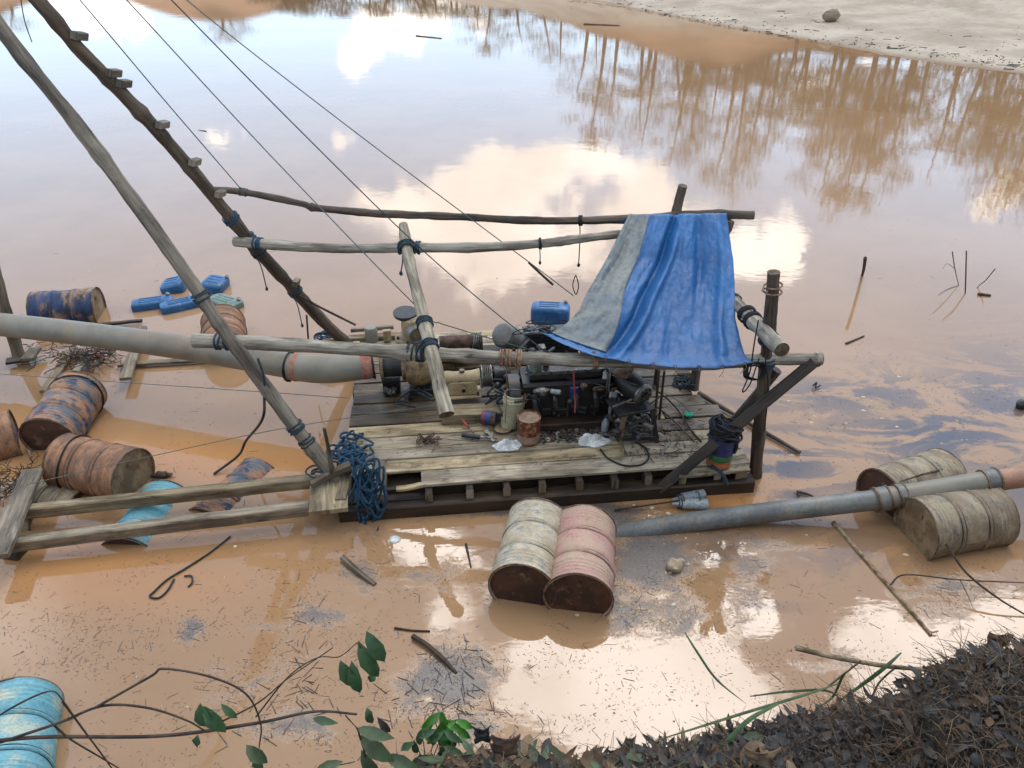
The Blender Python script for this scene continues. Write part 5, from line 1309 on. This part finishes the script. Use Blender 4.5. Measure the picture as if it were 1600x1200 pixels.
tag(G().tube(spline([P(403, 560, y=6.22), P(412, 588, y=6.2), P(414, 614, y=6.18)], 5), .012, 6).build('slack_rope', M['rope_dark']), 'dark cord tied down the leaning pole below the front pole', 'cord')
tag(G().tube(spline([P(312, 478, y=6.3), P(330, 500, y=6.45), P(350, 530, y=6.55), P(380, 548, y=6.4)], 5), .014, 6).build('grey_cord', M['wire']), 'grey cord tying the front pole end to the leaning pole', 'cord')
tag(G().tube(spline([P(28, -30, y=6.4), P(38, 30, y=6.4), P(50, 66, y=6.4)], 5), .004, 5).build('plumb_cord', M['rope_black']), 'cord with a small weight hanging at the top left corner', 'cord')

# ---------------------------------------------------------------- root tangles
def tangle(cx, cy, sx_, sy_, hgt, n, label, seed, mats=('twig', 'litter_c'), r=.006):
    rg = random.Random(seed); c = P(cx, cy, z=.04); g = G()
    for i in range(n):
        p = c + V((rg.gauss(0, sx_), rg.gauss(0, sy_), rg.uniform(0, hgt))); d_ = V((rg.uniform(-1, 1), rg.uniform(-1, 1), rg.uniform(-.4, .4))).normalized()
        pts = [p]
        for k_ in range(4):
            d_ = (d_ + V((rg.uniform(-.9, .9), rg.uniform(-.9, .9), rg.uniform(-.5, .5)))).normalized(); q = pts[-1] + d_ * rg.uniform(.04, .09); q.z = max(.005, min(q.z, hgt * 1.3)); pts.append(q)
        g.tube(spline(pts, 3), rg.uniform(.35, 1) * r, 4, mi=rg.randrange(len(mats)), caps=False)
    return tag(g.build('root_tangle', [M[m_] for m_ in mats]), label, 'roots')
tangle(142, 565, .16, .14, .14, 150, 'round brown root tangle floating under the big pipe at the left', 1)
tangle(100, 550, .28, .16, .05, 60, 'loose dark roots spread between the left post and the tangle', 2, ('twig', 'rope_dark'))
tangle(12, 770, .15, .16, .22, 110, 'brown root and branch tangle on the left end of the beams', 3)
hose('red_scrap', [P(148, 552, z=.12), P(155, 556, z=.13), P(163, 561, z=.11)], .016, 'red', 'faded red plastic scrap caught on the root tangle', 'scrap')

# ---------------------------------------------------------------- floating sticks one can point at
stick('stick', [(535, 871, .03), (560, 894, .02), (586, 914, .0)], .03, 'thick short brown stick floating left of the two front drums', 'pole_mid', .024)
stick('log', [(645, 994, .03), (670, 1010, .03), (695, 1032, .02), (713, 1052, .0)], .026, 'dark curved branch floating in the grey scum patch', 'twig', .012)
stick('stick', [(616, 981, .01), (645, 985, .01), (672, 986, .01)], .010, 'thin stick just above the dark curved branch', 'twig')
stick('stick', [(1302, 816, .01), (1375, 900, .01), (1430, 962, .01), (1455, 992, .01)], .022, 'long straight stick floating below the right pipe', 'twig_pale', .012, sub=[[(1448, 984, .01), (1456, 988, .02), (1466, 986, .03)]])
stick('stick', [(1478, 850, .3), (1510, 895, .2), (1560, 935, .1), (1610, 965, .0)], .012, 'thin dark branch leading from the right drum to the edge', 'twig')
stick('stick', [(1390, 915, .02), (1415, 898, .1), (1500, 906, .1), (1610, 911, .1)], .008, 'long thin twig lying level below the right drum', 'twig', sub=[[(1500, 906, .1), (1512, 930, .05), (1520, 950, .01)]])
stick('stick', [(1352, 403, .62), (1350, 418, .36), (1347, 431, -.05)], .028, 'short dark stub standing out of the water at the right', 'twig', .022)
stick('stick', [(1322, 537, .01), (1350, 525, .01)], .018, 'short stick floating below the standing stub', 'twig')
stick('stick', [(1510, 392, .6), (1509, 430, .3), (1508, 463, -.05)], .010, 'tall thin twig standing in the water at the right, among finer twigs', 'twig', .01)
stick('stick', [(1488, 393, .55), (1492, 420, .3), (1498, 446, .0)], .009, 'leaning thin twig left of the tall standing twig', 'twig', sub=[[(1492, 420, .3), (1480, 412, .34), (1473, 420, .3)], [(1498, 446, .0), (1480, 452, .01), (1466, 461, .01)]])
stick('stick', [(1555, 420, .3), (1540, 438, .12), (1527, 450, .0), (1533, 465, .0)], .009, 'bent thin twig right of the tall standing twig', 'twig')
stick('stick', [(1528, 460, .01), (1548, 462, .01)], .03, 'small dark piece of wood floating right of the thin twigs', 'twig')
stick('stick', [(1498, 1, .01), (1570, 5, .01)], .03, 'dark driftwood at the very top right on the sand', 'twig')
stick('stick', [(912, 38, .01), (968, 40, .01)], .05, 'long dark stick floating near the top of the water', 'twig')
stick('stick', [(650, 56, .01), (690, 60, .01)], .035, 'thin stick floating near the top centre', 'twig')
stick('stick', [(318, 204, .01), (322, 205, .01), (310, 203, .01)], .012, 'tiny dark stick beside the small cloud reflection', 'twig')
stick('stick', [(960, 797, .02), (1000, 791, .05), (1056, 783, .09)], .012, 'slim handle stick leading to the two grey bottles', 'twig')
stick('stick', [(728, 850, .01), (736, 886, .01)], .012, 'short upright-looking twig floating left of the cream drum', 'twig')
stick('stick', [(1245, 768, .02), (1262, 772, .02), (1275, 778, .02)], .016, 'small broken twig floating above the right pipe', 'twig', sub=[[(1245, 768, .02), (1250, 775, .02), (1240, 770, .02)]])
stick('stick', [(1478, 732, .35), (1440, 742, .42), (1408, 752, .40)], .012, 'thin twig lying on the muddy drum behind the right pipe', 'twig')
stick('stick', [(845, 946, .01), (858, 930, .03)], .004, 'tiny twig wedged between the front drums', 'twig')
hose('bent_cable', [P(a, b, z=.012) for a, b in ((360, 838), (330, 862), (290, 888), (262, 905), (240, 925), (234, 932), (248, 934), (262, 922), (272, 905))], .009, 'rope_dark', 'dark cable curling over the orange water at the left', 'cable')
hose('bent_cable', [P(a, b, z=.012) for a, b in ((288, 900), (299, 900), (300, 910), (294, 917))], .008, 'rope_dark', 'short curled cable end right of the long one', 'cable')
g = G(); lump(g, P(252, 742, z=.03), (.10, .05, .03), 3, 6, .6); tag(g.build('debris_clump', M['twig'], angle=40), 'small dark clump floating at the end of the rusty drum', 'debris')
g = G(); lump(g, P(1597, 632, z=.05), (.07, .06, .07), 3, 7, .2); tag(g.build('buoy', M['dark_metal']), 'dark round lump floating at the right edge', 'float')
g = G(); lump(g, P(1054, 884, z=.03), (.075, .075, .07), 5, 8, .2); lump(g, P(1064, 876, z=.05), (.04, .025, .02), 2, 5)
tag(g.build('plastic_jug', M['foam']), 'small yellowish plastic jug floating in the dark scum', 'jug')
g = G(); lump(g, P(617, 843, z=.0), (.06, .05, .025), 7, 7, .15); tag(g.build('floating_disc', M['rag']), 'pale round lid floating in front of the raft', 'lid')
# two bottles tied together
e = thing('tied_bottles', 'two grey plastic bottles tied side by side floating in front of the raft', 'bottles', P(1080, 785, z=0))
for k_ in (0, 1):
    a = P(1050, 781 + k_ * 6, z=.06 - k_ * .0); b = P(1103, 772 + k_ * 16, z=.06); ax = (b - a).normalized()
    G().lathe([(0, .001), (0, .018), (.06, .02), (.11, .052), (.2, .056), (.205, .05), (.215, .056), (.35, .056), (.36, .045), (.36, .001)], a, ax, 18).build('bottle', M['clear_plastic'], e, angle=40)
lashing(e, P(1062, 784, z=.06), V((1, .1, 0)), .07, 'rope_dark', 4, .05, .005, seed=4); lashing(e, P(1090, 782, z=.06), V((1, .1, 0)), .085, 'rope_dark', 2, .02, .004, seed=5)
hose('cloth_strip', [P(1112, 728, y=6.2), P(1128, 740, y=6.02), P(1136, 758, y=5.98)], .02, 'rope_dark', 'dark strip hanging over the front deck edge below the label bucket', 'strip')
hose('blue_twine', [P(1270, 603, z=.02), P(1276, 598, z=.08), P(1274, 606, z=.02), P(1282, 602, z=.03)], .010, 'rope_dark', 'small scrap of blue twine floating right of the raft', 'twine')

# ---------------------------------------------------------------- floating debris, uncountable
rg = random.Random(77); g = G()
def speck(q, l, w_, a, mi, h=.003):
    d_ = V((math.cos(a), math.sin(a), 0)) * l / 2; s_ = V((-math.sin(a), math.cos(a), 0)) * w_ / 2; b = q + V((0, 0, .001)); t_ = q + V((0, 0, h))
    g.add([b - d_ - s_, b + d_ - s_, b + d_ + s_, b - d_ + s_, t_ - d_ * .9, t_ + d_ * .9], [(0, 1, 5, 4), (2, 3, 4, 5), (1, 2, 5), (3, 0, 4)], None, mi)
cnt = 0
while cnt < 11000:
    px, py = rg.uniform(-20, 1620), rg.uniform(340, 1200)
    s_ = scum_at(px, py); base_ = .03 + .14 * min(1, max(0, (py - 480) / 300)) + (.12 if px < 700 and py > 860 else 0)
    if rg.random() > base_ + s_ * .9: continue
    if mn.noise(V((px * .012, py * .02, 0))) + .7 * mn.noise(V((px * .04, py * .06, 4))) + rg.uniform(-.25, .35) < .05: continue
    q = P(px, py, z=0.0)
    if 0 < (q - DO).dot(DU) < 4.2 and 0 < (q - DO).dot(DV) < 3.2: continue
    big = rg.random() < .04
    l = rg.choice([.5, .7, 1, 1.6]) * rg.uniform(.006, .02) if not big else rg.uniform(.03, .11)
    a = rg.gauss(.6 if px < 700 else -.1, 1.0)
    u_ = rg.random()
    speck(q, l, rg.uniform(.002, .005) if not big else rg.uniform(.003, .007), a, 0 if u_ < .62 else (1 if u_ < .93 else 2))
    cnt += 1
tag(g.build('floating_debris', [M['speck'], M['speck_mid'], M['foam']], smooth=False), kind='stuff', label='fine dark twigs and leaf bits floating all over the water')
g = G()
def flake(px, py, r_):
    q = P(px, py, z=.002); n = 7; ph = rg.uniform(0, 6)
    pts = [q + V((r_ * rg.uniform(.6, 1.2) * math.cos(ph + k_ / n * 6.283), r_ * rg.uniform(.4, .9) * math.sin(ph + k_ / n * 6.283), 0)) for k_ in range(n)]
    g.add(pts + [q + V((0, 0, .012))], [(k_, (k_ + 1) % n, n) for k_ in range(n)])
for i in range(330):
    z = rg.random()
    if z < .6: px, py = rg.gauss(1430, 130), rg.gauss(680, 55)
    elif z < .8: px, py = rg.gauss(1040, 60), rg.gauss(880, 50)
    else: px, py = rg.uniform(0, 1600), rg.uniform(420, 1150)
    if py < 300 or px < 0: continue
    q = P(px, py, z=0)
    if 0 < (q - DO).dot(DU) < 4.3 and -.1 < (q - DO).dot(DV) < 3.2: continue
    flake(px, py, rg.uniform(.005, .017) if rg.random() < .9 else rg.uniform(.02, .035))
tag(g.build('foam_flecks', M['foam']), kind='stuff', label='small cream foam flecks on the dark swirls and open water')
# leafy scum twigs in denser mats near the bottom
g = G()
for i in range(130):
    c_ = rg.choice([(705, 1060, 45, 45), (705, 1060, 45, 45), (745, 1125, 30, 25), (455, 1130, 45, 35), (480, 1040, 14, 40), (640, 1110, 40, 30)])
    px, py = rg.gauss(c_[0], c_[2]), rg.gauss(c_[1], c_[3]); q = P(px, py, z=.004); a = rg.gauss(2.2, .8); l = rg.uniform(.04, .17)
    g.tube([q, q + V((math.cos(a), math.sin(a), 0)) * l], [.0035, .002], 4, mi=rg.randrange(2), caps=False)
tag(g.build('twig_mat', [M['speck'], M['speck_mid']]), kind='stuff', label='mat of straight dark twigs floating near the bank')

# ---------------------------------------------------------------- foreground branches, leaves, plants
def leaf_obj(px, py, yd, ang, ln, wd, parent, mat='leaf', nrm=(0, -.6, .8)):
    p = P(px, py, y=yd); d_ = V((math.cos(ang), -.2, math.sin(ang))); ln *= 1.7; wd *= 1.25
    g = G(); leaf_geom(g, p, d_, nrm, ln, wd, 0, .5)
    return g.build('leaf', M[mat], parent, angle=60)
def branch(name, label, paths, leaves=(), mat='twig', cat='branch'):
    e = thing(name, label, cat, P(paths[0][0][0], paths[0][0][1], y=paths[0][0][2]))
    for k_, (pts) in enumerate(paths):
        r0 = pts[0][3]; w_ = spline([P(a[0], a[1], y=a[2]) for a in pts], 8)
        G().tube(w_, lerpl(r0, r0 * .5, len(w_)), 7, wob=.12, seed=k_).build('stem', M[mat], e)
    for l in leaves: leaf_obj(l[0], l[1], l[2], l[3], l[4], l[5], e, l[6] if len(l) > 6 else 'leaf')
    return e
branch('bare_branch', 'long brown branch arching across the bottom left with two leaves', [
    [(-260, 1190, 1.5, .008), (-60, 1165, 1.5), (60, 1152, 1.5), (250, 1150, 1.5), (400, 1130, 1.5), (490, 1112, 1.5), (558, 1116, 1.5)],
    [(150, 1105, 1.5, .0045), (235, 1057, 1.5), (257, 1045, 1.5), (330, 1058, 1.5), (385, 1085, 1.5), (407, 1130, 1.5), (405, 1168, 1.5)],
    [(0, 1160, 1.5, .005), (90, 1130, 1.5), (160, 1103, 1.5), (230, 1106, 1.5), (290, 1125, 1.5), (320, 1142, 1.5)],
    [(82, 1131, 1.5, .004), (110, 1155, 1.5), (160, 1185, 1.5), (210, 1215, 1.5)],
    [(98, 1096, 1.5, .004), (130, 1140, 1.5), (160, 1180, 1.5), (185, 1215, 1.5)],
    [(-40, 1145, 1.5, .004), (20, 1105, 1.5), (78, 1080, 1.5), (100, 1096, 1.5)],
    [(330, 1135, 1.5, .003), (400, 1100, 1.5), (450, 1060, 1.5), (520, 1012, 1.5)]],
    [(312, 1102, 1.5, -1.5, .062, .042), (318, 1105, 1.5, -1.1, .075, .04), (345, 1100, 1.5, -.9, .045, .022), (308, 1150, 1.5, -1.8, .035, .018),
     (385, 1165, 1.5, -.9, .06, .04, 'leaf_dull'), (400, 1180, 1.5, -1.5, .05, .03, 'leaf_dull')])
branch('leafy_twig', 'thin twig with a cluster of four green leaves above the bank', [
    [(400, 1120, 1.7, .003), (450, 1058, 1.7), (495, 1028, 1.7), (530, 1026, 1.7), (558, 1004, 1.7)],
    [(558, 1004, 1.7, .002), (566, 1015, 1.7), (572, 1030, 1.7)]],
    [(572, 988, 1.7, -1.15, .085, .045), (560, 1005, 1.7, -1.2, .10, .046), (532, 1034, 1.7, -1.25, .075, .04), (548, 1036, 1.7, -1.45, .09, .042), (588, 1052, 1.7, -2.3, .03, .02)])
branch('leafy_shoot', 'leafy stem with broad dull leaves rising at the bottom beside the bank', [
    [(560, 1290, 1.5, .005), (572, 1200, 1.5), (562, 1150, 1.5), (556, 1135, 1.5)],
    [(540, 1118, 1.5, .0025), (555, 1135, 1.5)],
    [(390, 1270, 1.5, .003), (480, 1210, 1.5), (555, 1190, 1.5)]],
    [(556, 1138, 1.5, -.15, .075, .035, 'leaf_dull'), (560, 1150, 1.5, -.75, .095, .045, 'leaf_dull'), (575, 1108, 1.5, -1.5, .04, .025), (590, 1122, 1.5, -1.0, .045, .02, 'litter_b'),
     (487, 1122, 1.5, -.05, .05, .022), (535, 1190, 1.5, -2.9, .06, .03, 'leaf_dull'), (600, 1180, 1.5, -.4, .08, .04, 'leaf_dull'), (565, 1175, 1.5, -1.2, .09, .04, 'leaf_dull')])
def sprout(px, py, yd, n, label, ln=.055, mat='leaf_bright', spread=28):
    e = thing('sprout', label, 'plant', P(px, py, y=yd)); rg_ = random.Random(px)
    for k_ in range(n):
        tx_ = px + rg_.uniform(-spread, spread); ty_ = py - rg_.uniform(35, 75); w_ = spline([P(px + rg_.uniform(-6, 6), py, y=yd), P((px + tx_) / 2, (py + ty_) / 2 - 6, y=yd), P(tx_, ty_, y=yd)], 4)
        G().tube(w_, .0018, 5).build('stem', M['leaf'], e)
        for m_ in range(2): leaf_obj(tx_, ty_, yd, rg_.choice([-2.2, -.9, -1.6, -2.6, -.5]) + rg_.uniform(-.2, .2), ln * rg_.uniform(.7, 1.2), ln * .45, e, mat)
    return e
sprout(692, 1185, 1.72, 9, 'bright green sprout growing on the edge of the bank near the bottom centre')
sprout(668, 1215, 1.65, 6, 'darker green seedling at the bottom edge beside the bright sprout', mat='leaf', ln=.05)
# grass blades
def blade(pts, r, label, mat='leaf'):
    w_ = spline([P(a, b, y=c) for a, b, c in pts], 8)
    g = G().sweep(w_, [(1, 0), (0, .18), (-1, 0), (0, -.06)], [r * .72 * math.sin(math.pi * (.12 + .88 * (1 - i / (len(w_) - 1)))) + .0006 for i in range(len(w_))], up=V((0, -.5, 1)))
    return tag(g.build('grass_blade', M[mat]), label, 'grass blade')
blade([(1166, 1100, 1.95), (1120, 1062, 2.0), (1090, 1020, 2.05), (1070, 988, 2.1)], .007, 'single dark grass blade curving over the water at the bottom centre')
blade([(1330, 1120, 1.9), (1300, 1082, 1.95), (1240, 1080, 1.95), (1172, 1088, 2.0)], .006, 'thin green blade lying left along the bank edge')
blade([(1290, 1110, 1.95), (1340, 1075, 2.0), (1380, 1045, 2.0), (1408, 1020, 2.05)], .010, 'broad green blade pointing up right beside the brown branch')
blade([(1085, 1205, 1.6), (1130, 1165, 1.65), (1170, 1125, 1.7), (1215, 1100, 1.75)], .011, 'broad pale blade rising from the bottom edge of the bank')
blade([(1000, 1165, 1.7), (1080, 1140, 1.75), (1160, 1115, 1.8), (1260, 1085, 1.85), (1310, 1068, 1.9)], .007, 'long thin blade lying over the dark litter', 'leaf_dull')
blade([(1440, 1090, 1.85), (1500, 1075, 1.9), (1560, 1065, 1.9), (1600, 1068, 1.9)], .006, 'blade lying on the dark mound at the right', 'leaf_dull')
blade([(1270, 1110, 1.9), (1300, 1090, 1.95), (1315, 1060, 1.95), (1322, 1050, 1.95)], .006, 'short upright blade on the bank edge beside the brown branch')
e = thing('dead_branch', 'rough brown dead branch reaching left over the water from the dark mound', 'branch', P(1500, 1060, y=2.0))
w_ = spline([P(1560, 1062, y=1.9), P(1450, 1047, y=2.0), (P(1380, 1040, y=2.08)), P(1300, 1026, y=2.15), P(1243, 1012, y=2.2)], 8)
G().tube(w_, lerpl(.009, .012, len(w_)), 9, wob=.3, seed=3).build('stem', M['twig_pale'], e)
G().tube(spline([P(1345, 1033, y=2.1), P(1310, 1060, y=2.05), P(1285, 1080, y=2.0)], 5), .004, 6).build('side_twig', M['twig'], e)
G().tube(spline([P(1400, 1042, y=2.05), P(1375, 1065, y=2.0), P(1362, 1090, y=1.95)], 5), .004, 6).build('side_twig', M['twig'], e)
# curled dead leaves and bark on the bank edge
def curl(px, py, yd, w_, h_, mat, label, seed):
    c = P(px, py, y=yd); rg_ = random.Random(seed)
    def fn(u, v):
        a = (u - .5) * 2.4; rr = 1 + .5 * mn.noise(V((u * 4, v * 4, seed)))
        return c + V((math.sin(a) * w_ * rr, -math.cos(a) * w_ * .6 * rr + v * .02, (v - .3) * h_ * rr))
    tag(G().grid(fn, 12, 8).build('curled_leaf', M[mat], angle=180, solid=.002), label, 'dead leaf')
curl(752, 1150, 1.66, .03, .05, 'litter_b', 'dark curled leaf standing on the bank edge, bottom centre', 1.5)
curl(790, 1162, 1.62, .05, .06, 'litter_c', 'reddish brown dead leaf right of the dark curled one', 2.5)
curl(1560, 1000, 1.9, .045, .05, 'litter_c', 'brown curled leaf on top of the dark mound at the right', 3.5)
curl(985, 1164, 1.7, .018, .035, 'litter_c', 'dark upright leaf tip at the middle of the bank edge', 4.5)
curl(1190, 1180, 1.5, .06, .05, 'litter_a', 'broad tan dead leaf lying low on the dark litter', 6.5)
print('objects', len(bpy.data.objects))
